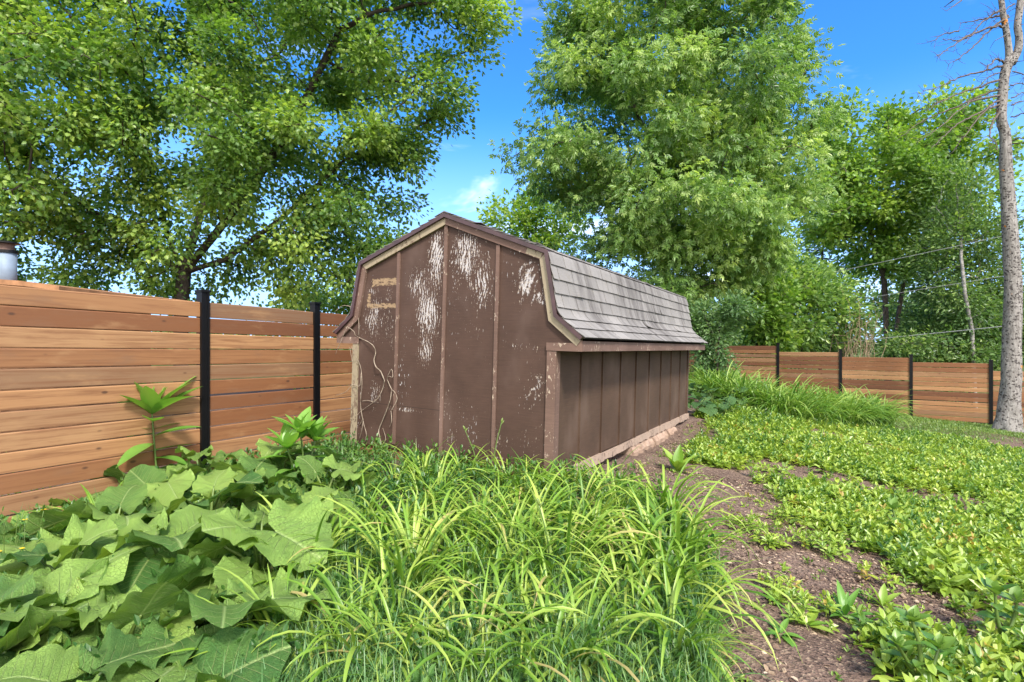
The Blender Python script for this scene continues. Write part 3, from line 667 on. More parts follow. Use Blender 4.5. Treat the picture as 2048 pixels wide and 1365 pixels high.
def tree(name,label,trunk,lobes,nat,nleaf,leaf,mat,bark,size,seed,step=.3,kill=.5,forks=(),cat='tree',r0=.008,minr=.0,spread=.3,droop=0.,group=None,voids=0,ex=2.25,tipk=2.6,crown='crown',trunkname='trunk',nrand=.8):
    rng=np.random.default_rng(seed)
    att=lobepts(lobes,nat,rng,voids); P,par=grow(trunk,att,step,kill,rng=rng,forks=forks); r=radii(par,r0,ex)
    root=empty(name,trunk[0],label=label,cat=cat,group=group); o=np.array([float(x) for x in trunk[0]])
    V,FF=woodmesh(P,par,r,minr); build(trunkname,V-o,FF,bark,root)
    tip=np.nonzero(r<r0*tipk)[0]; base=P[tip]; ctr=P[tip].mean(0)
    # clumpy: each tip gets its own weight, then gaussian spread round it
    wt=rng.gamma(1.6,1.,len(tip)); k=rng.choice(len(tip),nleaf,p=wt/wt.sum()); cl=rng.normal(0,.20,len(tip))
    pos=base[k]+spread*np.clip(rng.normal(0,1,(nleaf,3)),-1.9,1.9)*np.array([1,1,.75])
    out=pos-ctr; out/=np.linalg.norm(out,axis=1)[:,None]+1e-9
    loc=pos-base[k]; a=loc*1.5/spread*.5+out*.5+rng.normal(0,.5,(nleaf,3)); a[:,2]-=droop
    n=np.array([0,0,1.])+rng.normal(0,nrand,(nleaf,3))+out*.35
    sc=size*rng.uniform(.65,1.25,nleaf); var=np.clip(.5+cl[k]+rng.normal(0,.16,nleaf),0,1)
    T,TF={'maple':(MAPLE,MAPLEF),'oval':(OVAL,OVALF),'comp':(COMP,COMPF)}[leaf]
    V,FF,v=scatter(T,TF,pos-o,a,n,sc,var); build(crown,V,FF,mat,root,v,None,False)
    return root
# ---------------------------------------------------------------- trees
def gp(px,Y): X=(px-CX)/F*Y; return np.array([X,Y,h1(X,Y)-.1])
b0=gp(362,11.2)
tree('maple_tree','large spreading maple with dark fanning limbs behind the left fence',[b0,at(362,610,11.2),at(368,545,11.2)],
 [(130,130,11,230,190,2.4),(380,90,11,230,190,2.6),(620,60,11,220,190,2.6),(790,90,10.5,175,150,2.2),(890,20,10.5,110,110,1.8),(850,190,10.8,105,85,1.6),(790,290,11,75,75,1.3),(200,330,10.5,200,150,2.2),(420,300,10.8,190,150,2.4),(600,300,11,170,150,2.2),(700,420,11,120,75,1.5),(90,470,10.5,140,80,1.8),(250,500,11,120,65,1.8),(470,530,11,90,60,1.5),(640,560,11,70,35,1.2),(560,440,11,130,80,1.6),(740,500,11.3,55,60,1.),(790,410,11.2,60,60,1.1),(930,60,10.5,80,90,1.3),(700,470,11.2,90,60,1.2),(620,500,11,90,50,1.2),(650,530,11,70,40,1.1),(720,560,11.3,40,30,.8),(960,10,10.5,60,60,1.1),(90,560,11,120,35,1.4),(250,570,11,110,30,1.3),(540,575,11,90,25,1.1),(460,590,11.4,60,20,.8),(690,580,11.4,40,22,.7),(150,590,11,90,24,1.1),(300,595,11,70,18,1.),(400,585,11,60,30,1.),(500,560,11.2,90,45,1.3),(610,590,11.4,60,22,.8),(330,500,10.4,90,70,1.),(450,-130,11,420,150,3.),(830,-100,11,180,120,2.)],
 2100,142000,'maple',M['maple'],M['bark'],.082,11,step=.3,kill=.55,spread=.235,droop=.35,voids=70,r0=.012,
 forks=[(at(368,545,11.2),at(335,470,11),at(300,330,10.6),at(270,180,10.3)),(at(368,545,11.2),at(400,430,11.3),at(455,300,11.5),at(500,140,11.5)),(at(370,540,11.2),at(430,470,10.8),at(520,350,10.6),at(590,240,10.5),at(680,60,10.5)),(at(372,560,11.2),at(450,520,11),at(560,440,10.8),at(690,320,10.8)),(at(365,560,11.2),at(290,500,11),at(180,420,10.6),at(60,330,10.3)),(at(455,300,11.5),at(430,180,11.8),at(420,20,12))])
b1=gp(-330,9.5)
tree('overhanging_tree','tree beyond the left picture edge whose boughs hang into the top left corner',[b1,at(-330,300,9.5),at(-300,100,9.5)],
 [(-60,60,9,190,150,2.),(60,190,9,150,110,1.6),(-150,300,9,160,170,2.),(10,380,9,120,100,1.6),(-300,-50,9.5,250,200,2.4),(-260,450,9.5,150,120,1.5)],
 600,21000,'maple',M['maple'],M['bark'],.097,12,spread=.22,droop=.5,voids=16,forks=[(at(-300,100,9.5),at(-120,-60,9.2),at(40,30,9),at(200,130,9)),(at(-300,100,9.5),at(-150,120,9.2),at(60,260,9))])
b2=gp(1335,16.5)
tree('box_elder_tree','tall full green tree with drooping leaf sprays rising behind the shed roof',[b2,at(1332,560,16.5),at(1328,470,16.5),at(1345,360,16.5)],
 [(1330,60,16.5,230,150,3.6),(1190,170,16,130,120,2.8),(1470,150,16.5,120,130,2.8),(1330,240,16,230,140,3.8),(1130,330,16,125,95,2.4),(1500,330,16.5,130,110,2.5),(1330,420,15.5,220,110,3.2),(1230,500,15.5,110,70,2.),(1430,520,15.8,140,85,2.4),(1575,400,16.5,85,95,1.8),(1590,230,16.5,60,75,1.5),(1560,130,16.5,60,80,1.5),(1045,300,16,60,70,1.3),(1330,-90,16.5,200,120,3.),(1140,60,16,70,110,1.8),(1540,40,16.5,65,70,1.4),(1330,580,15.2,130,50,1.6)],
 1500,50000,'comp',M['ash'],M['bark2'],.19,13,step=.36,kill=.75,spread=.30,droop=.3,nrand=1.1,voids=40,r0=.0135,
 forks=[(at(1328,470,16.5),at(1400,400,16),at(1470,330,15.8),at(1530,240,15.8)),(at(1332,500,16.5),at(1380,450,15.6),at(1440,420,15.3)),(at(1328,480,16.5),at(1250,400,16),at(1180,330,15.8)),(at(1345,360,16.5),at(1360,230,16.5),at(1375,80,16.5),at(1350,-60,16.5)),(at(1345,360,16.5),at(1280,240,16.2),at(1230,120,16))])
tree('maple_tree','small pale green tree showing just above the shed roof ridge',[gp(1060,27),at(1060,560,27),at(1060,480,27)],[(1060,430,27,80,60,2.),(1010,440,27,45,40,1.5),(1110,450,27,70,50,1.6),(1050,520,27,90,50,2.)],320,7500,'maple',M['lime'],M['bark2'],.18,14,step=.4,kill=.6,spread=.38,voids=6)
tree('maple_tree','yellow-green maple with forked trunks behind the stepped fence',[gp(1775,26),at(1772,640,26),at(1768,560,26)],
 [(1700,320,26,130,85,3.4),(1850,260,26,120,70,3.),(1930,310,26,70,70,2.2),(1790,410,26,160,90,3.6),(1910,400,26,80,80,2.4),(1650,400,26,110,85,3.),(1790,510,26,90,45,2.8),(1670,250,26,50,45,1.4),(1850,520,26,80,45,2.)],
 1100,36000,'maple',M['lime'],M['bark2'],.18,15,step=.5,kill=.95,spread=.40,droop=.2,voids=75,nrand=1.1,r0=.02,
 forks=[(gp(1800,26.4),at(1795,640,26.4),at(1815,520,26.4),at(1850,400,26.4),at(1880,290,26.3)),(at(1768,560,26),at(1735,440,26),at(1690,330,25.8)),(at(1768,560,26),at(1765,430,26),at(1790,300,26))])
tree('dark_tree','sparse dark tree showing sky through its branches behind the yellow-green maple',[gp(1640,31),at(1640,600,31),at(1645,500,31)],[(1640,470,31,90,70,3.),(1700,520,31,110,60,3.),(1590,560,31,70,60,2.5),(1760,580,31,80,60,2.5)],420,5000,'maple',M['darkleaf'],M['bark'],.18,16,step=.45,kill=.6,spread=.5,voids=20,r0=.016)
tree('birch_tree','slender birch with a pale speckled trunk in the dark foliage at right',[gp(1952,21.3),at(1944,660,21.3),at(1930,590,21.3),at(1922,510,21.5)],[(1930,440,22.5,70,70,1.3),(1885,540,23.2,75,80,1.2),(1975,560,23.2,55,90,1.2),(1910,390,22.5,60,60,1.3)],420,14000,'oval',M['darkleaf'],M['birch'],.17,17,nrand=1.2,step=.4,kill=.55,spread=.45,voids=10,r0=.013,tipk=2.2)
# shrubs and bushes
def bush(name,label,px,Y,lobes,n,leaf,mat,size,seed,nat=260,bark='bark2',spread=.2,droop=0.,cat='bush',step=.2,kill=.3,voids=4,stems=4,r0=.006):
    rr=np.random.default_rng(seed); b=gp(px,Y); top=b+np.array([0,0,.5]); fk=[]
    for i in range(stems):
        l=lobes[rr.integers(len(lobes))]; q=at(l[0],l[1],l[2]); s=b+np.array([rr.normal(0,.18),rr.normal(0,.12),0]); fk.append((b,s+np.array([0,0,.12]),s*.6+q*.4+np.array([rr.normal(0,.1),0,0]),q))
    return tree(name,label,[b,top],lobes,nat,n,leaf,mat,M[bark],size,seed,step=step,kill=kill,forks=fk,cat=cat,spread=spread,droop=droop,voids=voids,r0=r0,nrand=1.3,crown='foliage',trunkname='stems')
bush('lilac_shrub','rounded blue-green shrub with dark bare stems beside the shed end',1437,13.3,[(1440,640,13.2,75,48,.8),(1405,625,13.2,45,45,.6),(1480,658,13.2,50,40,.6),(1385,640,13.4,30,40,.4)],8200,'oval',M['lilac'],.10,21,nat=420,spread=.12,droop=.3,stems=6,bark='bark',r0=.008,step=.14,kill=.2)
bush('leafy_bush','light green bush standing behind the far fence next to the shrub by the shed',1610,23,[(1610,600,23,105,75,1.8),(1560,560,23,70,60,1.4),(1660,640,23,70,50,1.4),(1600,670,23,120,30,1.4)],12000,'oval',M['ash'],.21,22,nat=420,spread=.32,step=.3,kill=.42,r0=.01)
bush('leafy_bush','yellow-green broadleaf bush behind the fence, between the blue-green shrub and light bush',1520,21.5,[(1520,600,21.5,65,70,1.5),(1500,540,21.5,60,50,1.4),(1540,660,21.5,60,40,1.3)],8500,'maple',M['lime'],.18,23,nat=300,spread=.3,step=.3,kill=.4,r0=.01)
bush('dark_bush','dense dark bush filling the gap behind the fence near the grey trunk',1905,22.5,[(1900,665,23.5,100,45,1.3),(1985,640,23.5,70,90,1.3),(1850,690,22,70,26,1.2),(2070,650,22,80,80,1.6),(1935,705,21.6,60,16,.8)],19000,'oval',M['darkleaf'],.17,24,nat=600,spread=.3,step=.3,kill=.4,r0=.01)
bush('dark_bush','dark leafy bush at the foot of the forked maple trunks',1700,24.5,[(1680,690,24.5,80,24,1.6),(1840,690,24.5,50,30,1.6),(1850,640,27,60,50,1.6)],6000,'oval',M['darkleaf'],.19,25,nat=300,spread=.32,step=.3,kill=.45,r0=.01)
bush('leafy_bush','small pale bush peeping over the left fence beside the shed',640,16,[(640,600,16,60,30,1.),(590,615,16,60,20,1.),(690,605,16,40,26,1.)],4200,'oval',M['lime'],.14,26,nat=120,spread=.25,r0=.008)
# dead brush behind the fence
db=empty('dead_brush',gp(1700,22),label='tangle of dry pinkish dead twigs behind the far fence',cat='brush'); rr=np.random.default_rng(5); b=MB(); o=np.array(db.location)
for i in range(34):
    q0=gp(rr.uniform(1660,1730),22+rr.uniform(-.6,.6)); q1=at(rr.normal(1725,30),rr.uniform(600,690),22+rr.uniform(-1,1)); md=(q0+q1)/2+rr.normal(0,.25,3)
    P=smoothpath([q0,md,q1],5); P=P+rr.normal(0,.02,P.shape); b.tube(P-o,np.linspace(.013,.004,len(P)),4,.5,False)
    for k in range(2):
        s=P[rr.integers(4,len(P))]; b.tube(np.array([s,s+rr.normal(0,.2,3)+[0,0,.1],s+rr.normal(0,.35,3)+[0,0,.25]])-o,[.008,.006,.003],4,.5,False)
b.build('twigs',M['brush'],db,True)
# a far wood closing the horizon
rr=np.random.default_rng(9); A=Acc(); tr=MB()
for i in range(46):
    px=rr.uniform(-900,3000); Y=rr.uniform(42,60); X=(px-CX)/F*Y; hz=h1(X,Y); top=rr.uniform(2.0,4.2) if px>900 else rr.uniform(.9,2.2); hh=top+EYE-hz; n=900
    d=rr.normal(size=(n,3)); d/=np.linalg.norm(d,axis=1)[:,None]; p=np.array([X,Y,hz+hh*.5])+d*(rr.uniform(.4,1,n)**.5)[:,None]*np.array([3.4,2.5,hh*.5])
    V,FF,v=scatter(OVAL,OVALF,p,rr.normal(size=(n,3)),np.array([0,0,1.])+rr.normal(0,.7,(n,3)),rr.uniform(.35,.75,n),np.clip(rr.normal(.5,.2,n),0,1)); A.add(V,FF,v)
tag(A.build('far_wood',M['darkleaf']),kind='stuff')

# ---------------------------------------------------------------- dead spruce on the lawn
base=onground(2014,862); YT=base[1]
sp=empty('dead_tree',base,label='bare grey tree trunk with dead drooping branches on the lawn',cat='tree'); o=np.array(base)
tp=[(2013,885,40),(2014,858,31),(2018,825,25),(2021,780,22),(2023,720,20.5),(2026,600,19),(2024,520,18),(2017,420,15.5),(2012,330,14),(2010,270,11.5),(2003,235,11),(2007,170,10.5),(2012,140,11),(2021,118,12)]
P=smoothpath([at(x,y,YT) for x,y,_ in tp],5); rad=np.interp(np.linspace(0,1,len(P)),np.linspace(0,1,len(tp)),[r for _,_,r in tp])*YT/F*.76
b=MB(); NS=22; b.tube(P-o,rad,NS); trunk=b
V=trunk.V[0]; 
for i in range(len(P)):
    f=max(0,1-i/9); ang=np.arange(NS)*2*math.pi/NS; k=1+f*.22*np.sin(ang*5+1)+RNG.normal(0,.018,NS)+.03*np.sin(ang*3+i*.7); V[i*NS:(i+1)*NS]=(P[i]-o)+(V[i*NS:(i+1)*NS]-(P[i]-o))*k[:,None]
for tpx in ([(2019,125,9),(2017,95,7.5),(2012,60,7),(2005,20,6.5),(1998,-40,6),(1990,-110,4)],[(2024,128,9),(2036,100,9),(2038,75,8),(2035,52,8),(2039,20,8),(2044,-30,7.5),(2046,-110,5)]):
    Q=smoothpath([at(x,y,YT) for x,y,_ in tpx],5); b.tube(Q-o,np.interp(np.linspace(0,1,len(Q)),np.linspace(0,1,len(tpx)),[r for _,_,r in tpx])*YT/F*.76,12)
b.build('trunk',M['spruce'],sp,True)
def c6(x,y): return (1800+x/3.9,y/3.9)
BR=[[(840,205),(700,220),(560,270),(450,330),(340,410),(270,445)],[(560,268),(440,315),(330,310)],[(850,135),(730,210),(600,340),(480,440),(380,505)],[(815,65),(700,130),(600,220),(500,350)],[(815,510),(650,560),(450,610),(300,680),(130,730)],[(815,495),(750,465),(690,520),(682,545)],
 [(795,690),(650,740),(450,830),(250,910),(120,980),(0,1080)],[(800,742),(600,780),(500,830),(300,1000),(100,1130)],[(795,810),(650,870),(480,950),(350,1060),(250,1150)],[(790,850),(730,950),(700,1050),(750,1130),(762,1190)],[(845,265),(740,320)],[(800,560),(700,600),(620,680)],[(460,245),(350,265),(235,330)],[(420,0),(345,55)],[(480,5),(350,95)],[(845,125),(720,140),(600,155),(470,190)],
 [(880,560),(1000,600),(1150,680)],[(870,765),(967,730),(1150,760)],[(870,822),(967,790),(1150,800)],[(865,915),(967,895),(1150,930)],[(870,1100),(967,1080),(1150,1110)],[(875,1125),(1000,1110)],[(880,1235),(930,1232)],[(860,665),(967,655),(1100,700)],[(870,490),(967,480)],[(905,70),(967,40),(1100,30)],[(900,210),(967,185)],[(800,780),(700,830),(560,990),(450,1130)],[(890,30),(800,85),(690,110)],[(800,620),(560,700),(330,790),(200,870)]]
rr=np.random.default_rng(3)
for i,br in enumerate(BR):
    L=len(br); dz=rr.uniform(-.9,.5); pts=[at(*c6(*q),YT+dz*j/max(1,L-1)) for j,q in enumerate(br)]
    Pp=smoothpath(pts,6); Pp[1:]+=rr.normal(0,.012,Pp[1:].shape); r0_=.030 if len(br)>3 else .018
    b=MB(); b.tube(Pp-o,np.linspace(r0_,.006,len(Pp)),6)
    for k in range(int(len(Pp)*.9)):                    # short dead twigs
        s=Pp[rr.integers(1,len(Pp))]; dv=rr.normal(0,1,3)*[.16,.12,.13]+[-.10,0,-.02]; b.tube(np.array([s,s+dv*.5+rr.normal(0,.02,3),s+dv])-o,[.006,.005,.003],4,.5,False)
    b.build('branch',M['deadtwig'],sp,True)

# ---------------------------------------------------------------- cables crossing behind the trunk
for pts,lab in (([(1560,568,23),(1644,550,22.4),(2003,473,20),(2500,358,17.5)],'highest of three thin cables sloping behind the grey trunk'),([(1600,618,23),(1706,601,22.4),(2010,552,20),(2500,468,17.5)],'middle of three thin cables sloping behind the grey trunk'),([(1640,690,23),(1717,682,22.4),(2007,653,20),(2500,600,17.5)],'lowest and thickest of three cables sloping behind the grey trunk')):
    b=MB(); b.tube(smoothpath([at(*p) for p in pts],10),.009 if 'lowest' not in lab else .014,6); o_=b.build('cable',M['cable'],None,True); tag(o_,lab,'cable',group='cables behind the far fence')
# ---------------------------------------------------------------- foreground plants
def leafgrid(L,Wd,ns,nt,kind='oval',fold=.15,droop=.2,ruf=0.,rng=None,wav=0.):
    """leaf in its own frame: x along, y across, z up. returns V,F,uvw"""
    s=np.linspace(0,1,ns); t=np.linspace(-1,1,nt); S,T=np.meshgrid(s,t,indexing='ij'); ph=rng.uniform(0,6.28,6)
    if kind=='cord':   # broad, heart shaped at the stalk, blunt tip
        w=np.clip(1-S,0,1)**.55*(S+.05)**.30; w=w/w.max(); back=.24*np.abs(T)**1.6*np.exp(-(S/.16)**2)
    else:
        w=np.sin(np.pi*np.clip(S,0,1)**.85)**.9; back=0*S
    side=np.sign(T); edge=np.abs(T)
    w=w*(1+edge*(.025*np.sin(S*17+ph[0]+side)+.02*np.sin(S*47+ph[1]+2*side)+.02*np.sin(S*88+ph[0])) if ruf else 1.)
    x=L*(S-back); y=T*w*Wd
    z=edge**1.3*fold*Wd*w-droop*L*S**2
    if ruf:
        z=z+ruf*L*(edge**2.2)*(np.sin(S*12+ph[2]+side*1.3)*.55+.34*np.sin(S*33+ph[3]+side*2.))*(.2+w)*np.clip((1-S)*5,0,1)
        z=z+ruf*L*.28*np.sin(S*5+ph[4])*np.sin(T*3+ph[5]); q=(S-.3*edge)*7; z=z-.010*L*np.abs(np.cos(np.pi*q))**6*(1-edge)
    V=np.stack([x,y,z],-1).reshape(-1,3); I=(np.arange(ns-1)[:,None]*nt+np.arange(nt-1)).ravel(); Fc=np.c_[I,I+nt,I+nt+1,I+1]
    return V,Fc,np.stack([S,T,np.full_like(S,rng.uniform(0,1))],-1).reshape(-1,3)
def cordleaf(L,Wd,ns,nt,fold,droop,ruf,rng):
    # heart-shaped blade laid out round the point where the stalk joins
    nt=nt*2+3; nr=max(6,ns//3); th=np.radians(np.linspace(-164,164,nt)); ta=np.radians([0,8,18,32,50,70,92,118,142,156,164]); k=Wd/L/.52
    Rr=np.array([1.,.955,.875,.77,.67,.60,.56,.52,.47,.37,.22]); R_=np.interp(np.abs(th),ta,Rr)*np.where(np.abs(th)>.01,1,1); ph=rng.uniform(0,6.28,8)
    R_=R_*(1+.035*np.sin(th*4+ph[0])+.018*np.sin(th*17+ph[1])+.014*np.sin(th*34+ph[2])); R_=R_*L
    r=np.linspace(0,1,nr)**.8; Rg,T=np.meshgrid(r,th,indexing='ij'); x=Rg*R_[None]*np.cos(T); y=Rg*R_[None]*np.sin(T)*k*1.15
    e=Rg**2.6; z=fold*np.abs(y)-droop*np.clip(x,0,None)**2/L
    z=z+ruf*L*e*(.75*np.sin(T*5.2+ph[3])+.45*np.sin(T*11+ph[4])+.22*np.sin(T*21+ph[5]))+ruf*L*.35*Rg*np.sin(x/L*6+ph[6])*np.sin(y/L*7+ph[7])
    s=x/L; t=np.clip(y/Wd,-1.2,1.2); q=(s-.3*np.abs(t))*7; z=z-.012*L*np.abs(np.cos(np.pi*q))**6*(1-Rg)*(Rg>.1)
    x=x+.05*L*np.sin(T*3+ph[1])*e*ruf*4
    V=np.stack([x,y,z],-1).reshape(-1,3); I=(np.arange(nr-1)[:,None]*nt+np.arange(nt-1)).ravel(); Fc=np.c_[I,I+nt,I+nt+1,I+1]
    return V,Fc,np.stack([s,t,np.full_like(s,rng.uniform(0,1))],-1).reshape(-1,3)
def place(V,pos,a,n):
    a=np.array([a],float); n=np.array([n],float); a,b_,n=frames(a,n); return np.asarray(pos)+V[:,0:1]*a+V[:,1:2]*b_+V[:,2:3]*n
def bigleafplant(name,label,x,y,nl,L0,hmax,seed,group,mat='burdock',cat='plant',spread=.34,petiole=.010,kind='cord',wr=.52,ruf=.155,res=(38,23)):
    rr=np.random.default_rng(seed); z=h1(x,y); root=empty(name,(x,y,z),label=label,cat=cat,group=group)
    az0=rr.uniform(0,6.28)
    for i in range(nl):
        f=i/max(1,nl-1); az=az0+i*2.399+rr.normal(0,.2); L=L0*.92*rr.uniform(.58,1.15)*(1-.25*f); rad=spread*(1-.72*f)*rr.uniform(.8,1.2); h=hmax*(.35+.65*f)*rr.uniform(.85,1.1)
        d=np.array([math.cos(az),math.sin(az),0]); tip=d*rad+np.array([0,0,h]); P=smoothpath([(0,0,0),tip*np.array([.35,.35,.62]),tip],5)
        b=MB(); b.tube(P,np.linspace(petiole*1.3,petiole*.7,len(P)),6,rr.uniform(.3,.9)); st=b.build('leaf_stalk',M['stalk'],root,True)
        V,Fc,U=cordleaf(L,L*wr*rr.uniform(.9,1.12),res[0],res[1],fold=rr.uniform(-.1,.3),droop=rr.uniform(.1,.55),ruf=ruf*rr.uniform(.55,1.2),rng=rr)
        pit=rr.uniform(-.65,.45)+.5*f; a=d*math.cos(pit)+np.array([0,0,math.sin(pit)]); nn=np.array([0,0,1.])+rr.normal(0,.28,3)-d*.1
        build('leaf',place(V,tip,a,nn),[Fc],M[mat],root,None,U)
    return root
# burdock: (px,py) of the plant's foot on the ground
BP=[(40,1350,.46,.30,9),(250,1345,.47,.30,9),(440,1320,.42,.30,8),(130,1225,.44,.36,8),(330,1200,.44,.40,9),(520,1190,.42,.40,9),(230,1120,.42,.36,8),(420,1095,.40,.42,8),(610,1110,.38,.38,8),(330,1045,.38,.36,8),(500,1025,.38,.38,8),(650,1030,.34,.34,7),(400,985,.36,.38,8),(560,975,.34,.36,8),(680,985,.3,.28,6),(60,1130,.36,.26,7),(-90,1440,.45,.28,8),(140,1500,.44,.26,8),(300,1500,.40,.24,7),(250,1010,.32,.28,6),(140,1060,.3,.22,6)]
blab=['burdock with broad ruffled leaves in the bottom left corner','burdock at the bottom edge, second from the left corner','burdock at the bottom edge bordering the blue-green grass','ruffled burdock behind the corner plant at the left edge','tall ruffled burdock in the middle of the big-leaved patch','burdock at the front right of the patch beside arching daylilies',
'burdock in the left middle of the big-leaved patch','burdock below the black fence post nearest the camera','burdock on the right rim of the big-leaved patch','burdock under the taller pokeweed stalk by the fence','burdock midway between the two tall leafy stalks','burdock toward the shed with smaller pale leaves','burdock against the fence foot below the first black post','burdock against the fence left of the bushy leafy stalk','smallest burdock beside the shed corner','low burdock among fine weeds at the left edge','burdock near the fence left of the tall leafy stalk','low burdock near the strappy grass at the left fence']
blab[16:16]=['burdock cut off by the bottom left corner of the picture','burdock below the corner plant, cut by the bottom edge','burdock at the bottom edge nearest the camera beside the low grass']
for i,(px,py,L,h,n) in enumerate(BP):
    p=onground(px,py); bigleafplant('burdock',blab[i],p[0],p[1],n,L,h,100+i,'burdock plants by the left fence',spread=.30 if i<6 else .27)
# broad-leaved plants at the far shed corner
for i,(px,py) in enumerate([(1400,832),(1425,812),(1450,836),(1395,800),(1475,815)]):
    p=onground(px,py); bigleafplant('broadleaf_plant',['bluish broad-leaved clump touching the far shed corner','bluish broad-leaved clump just behind the corner clump','bluish broad-leaved clump furthest in front of the daylily bed','bluish broad-leaved clump wedged between shed end and daylilies','bluish broad-leaved clump under the left daylilies'][i],p[0],p[1],13,.22,.34,150+i,'broad-leaved clumps at the far shed corner','hosta',spread=.26,petiole=.006,ruf=.06,wr=.5,res=(12,9))
# tall leafy stalks before the left fence
def stalkplant(name,label,foot,stems,seed,nl=16,L=.2,mat='pokeweed',wr=.16,group=None):
    rr=np.random.default_rng(seed); root=empty(name,foot,label=label,cat='plant',group=group); o=np.array(foot)
    for top in stems:
        P=smoothpath([o,o*.5+top*.5+rr.normal(0,.015,3),top],6); b=MB(); b.tube(P-o,np.linspace(.013,.006,len(P)),7,.4); b.build('stem',M['stalk'],root,True)
        for i in range(nl):
            f=1-.12*(i/nl) if i<nl*.6 else 1-.12-.6*(i/nl-.6)/.4; p=P[min(len(P)-1,int(f*(len(P)-1)))]; az=i*2.399+rr.normal(0,.25); el=(1.4-1.0*(i/(nl*.6))**1.1 if i<nl*.6 else .12)+rr.normal(0,.1); l=L*(.6+.6*min(1,i/(nl*.35)))*rr.uniform(.85,1.15)
            if i>nl*.7: l*=.85
            d=np.array([math.cos(az)*math.cos(el),math.sin(az)*math.cos(el),math.sin(el)]); V,Fc,U=leafgrid(l,l*wr,12,5,'oval',.3,rr.uniform(.05,.3),0,rr)
            V=place(V,p-o,d,np.array([0,0,1.])-d*.2+rr.normal(0,.1,3)); build('leaf',V,[Fc],M[mat],root,np.full(len(V),np.clip(.6+.35*(i<nl*.4)+rr.normal(0,.12),0,1)))
    return root
f=onground(318,995); Yk=f[1]
stalkplant('tall_weed','single tall leafy stalk standing before the left fence',f,[at(303,815,Yk)],31,30,.40,wr=.17)
f=onground(605,985); Yk=f[1]
stalkplant('tall_weed','bushy tall weed with three leafy stalks below the second fence post',f,[at(600,858,Yk),at(633,872,Yk+.1),at(572,890,Yk-.1)],32,18,.25,wr=.19)

# strappy blades
def blades(rr,n,Lr,wr,rad,lean=(.1,.75),bend=(.5,2.0),seg=8):
    A=Acc()
    for i in range(n):
        L=rr.uniform(*Lr); w=rr.uniform(*wr); az=rr.uniform(0,6.28); r=rad*math.sqrt(rr.random()); x0,y0=r*math.cos(az)*1.0,r*math.sin(az); az+=rr.normal(0,.6)
        th=rr.uniform(*lean); bd=rr.uniform(*bend); s=np.linspace(0,1,seg+1); ang=th+bd*s**1.6; d=np.stack([np.sin(ang),np.cos(ang)],1)*L/seg; pr=np.r_[[[0,0]],np.cumsum((d[:-1]+d[1:])/2,axis=0)]
        tw=rr.normal(0,.25)*s; wd=w*(np.minimum(1,.55+s*2.2))*np.clip((1-s)*3.2,0.02,1)**.75
        c_,s_=math.cos(az),math.sin(az); ctr=np.stack([x0+pr[:,0]*c_,y0+pr[:,0]*s_,pr[:,1]],1); sd=np.stack([-s_*np.cos(tw),c_*np.cos(tw),np.sin(tw)],1)
        nup=np.stack([-np.cos(ang)*c_,-np.cos(ang)*s_,np.sin(ang)],1)
        V=np.stack([ctr-sd*wd[:,None]/2+nup*wd[:,None]*.22,ctr,ctr+sd*wd[:,None]/2+nup*wd[:,None]*.22],1).reshape(-1,3); F4=[]
        for k in range(seg): a=3*k; F4+=[(a,a+1,a+4,a+3),(a+1,a+2,a+5,a+4)]
        A.add(V,[np.array(F4)],np.full(len(V),np.clip(rr.normal(.5,.22),0,1))+np.repeat(s*.12,3))
    return A
rr=np.random.default_rng(41); protos=[]
for k in range(5):
    root=empty('daylily',(0,0,0),cat='daylily',group='daylilies before the shed'); A=blades(rr,[46,38,54,42,34][k],(.40,.78),(.013,.024),.085,lean=(.12,.85),bend=(.8,2.7),seg=9); A.build('leaves',M['lily'],root,False,) if False else A.build('leaves',M['lily'],root)
    protos.append(root)
for pr in protos:
    for ch in pr.children: 
        for p_ in ch.data.polygons: p_.use_smooth=True
LP=[(700,1010),(770,985),(850,975),(930,968),(1010,975),(1090,985),(1160,990),(1220,1000),(740,1060),(830,1040),(910,1035),(990,1035),(1075,1040),(1160,1050),(1240,1055),(1310,1050),(790,1110),(880,1100),(970,1100),(1060,1105),(1150,1115),(1240,1120),(1320,1130),(700,1150),(840,1180),(940,1170),(1060,1180),(1140,1190),(1250,1195),(1355,1160),(1375,1215),(620,1300),(820,1210),(1000,1240),(1095,1260),(1170,1340),(1310,1235),(1330,1310),(790,1360),(560,1345),(960,1375),(1090,1370),(770,1265),(900,1330),(1240,1275),(700,1340),(1030,1300),(620,1180),(1360,1090),(870,1010),(1050,1010),(960,1060),(1190,1085),(1120,1150),(1010,1140),(900,1140)]
pos_=[]
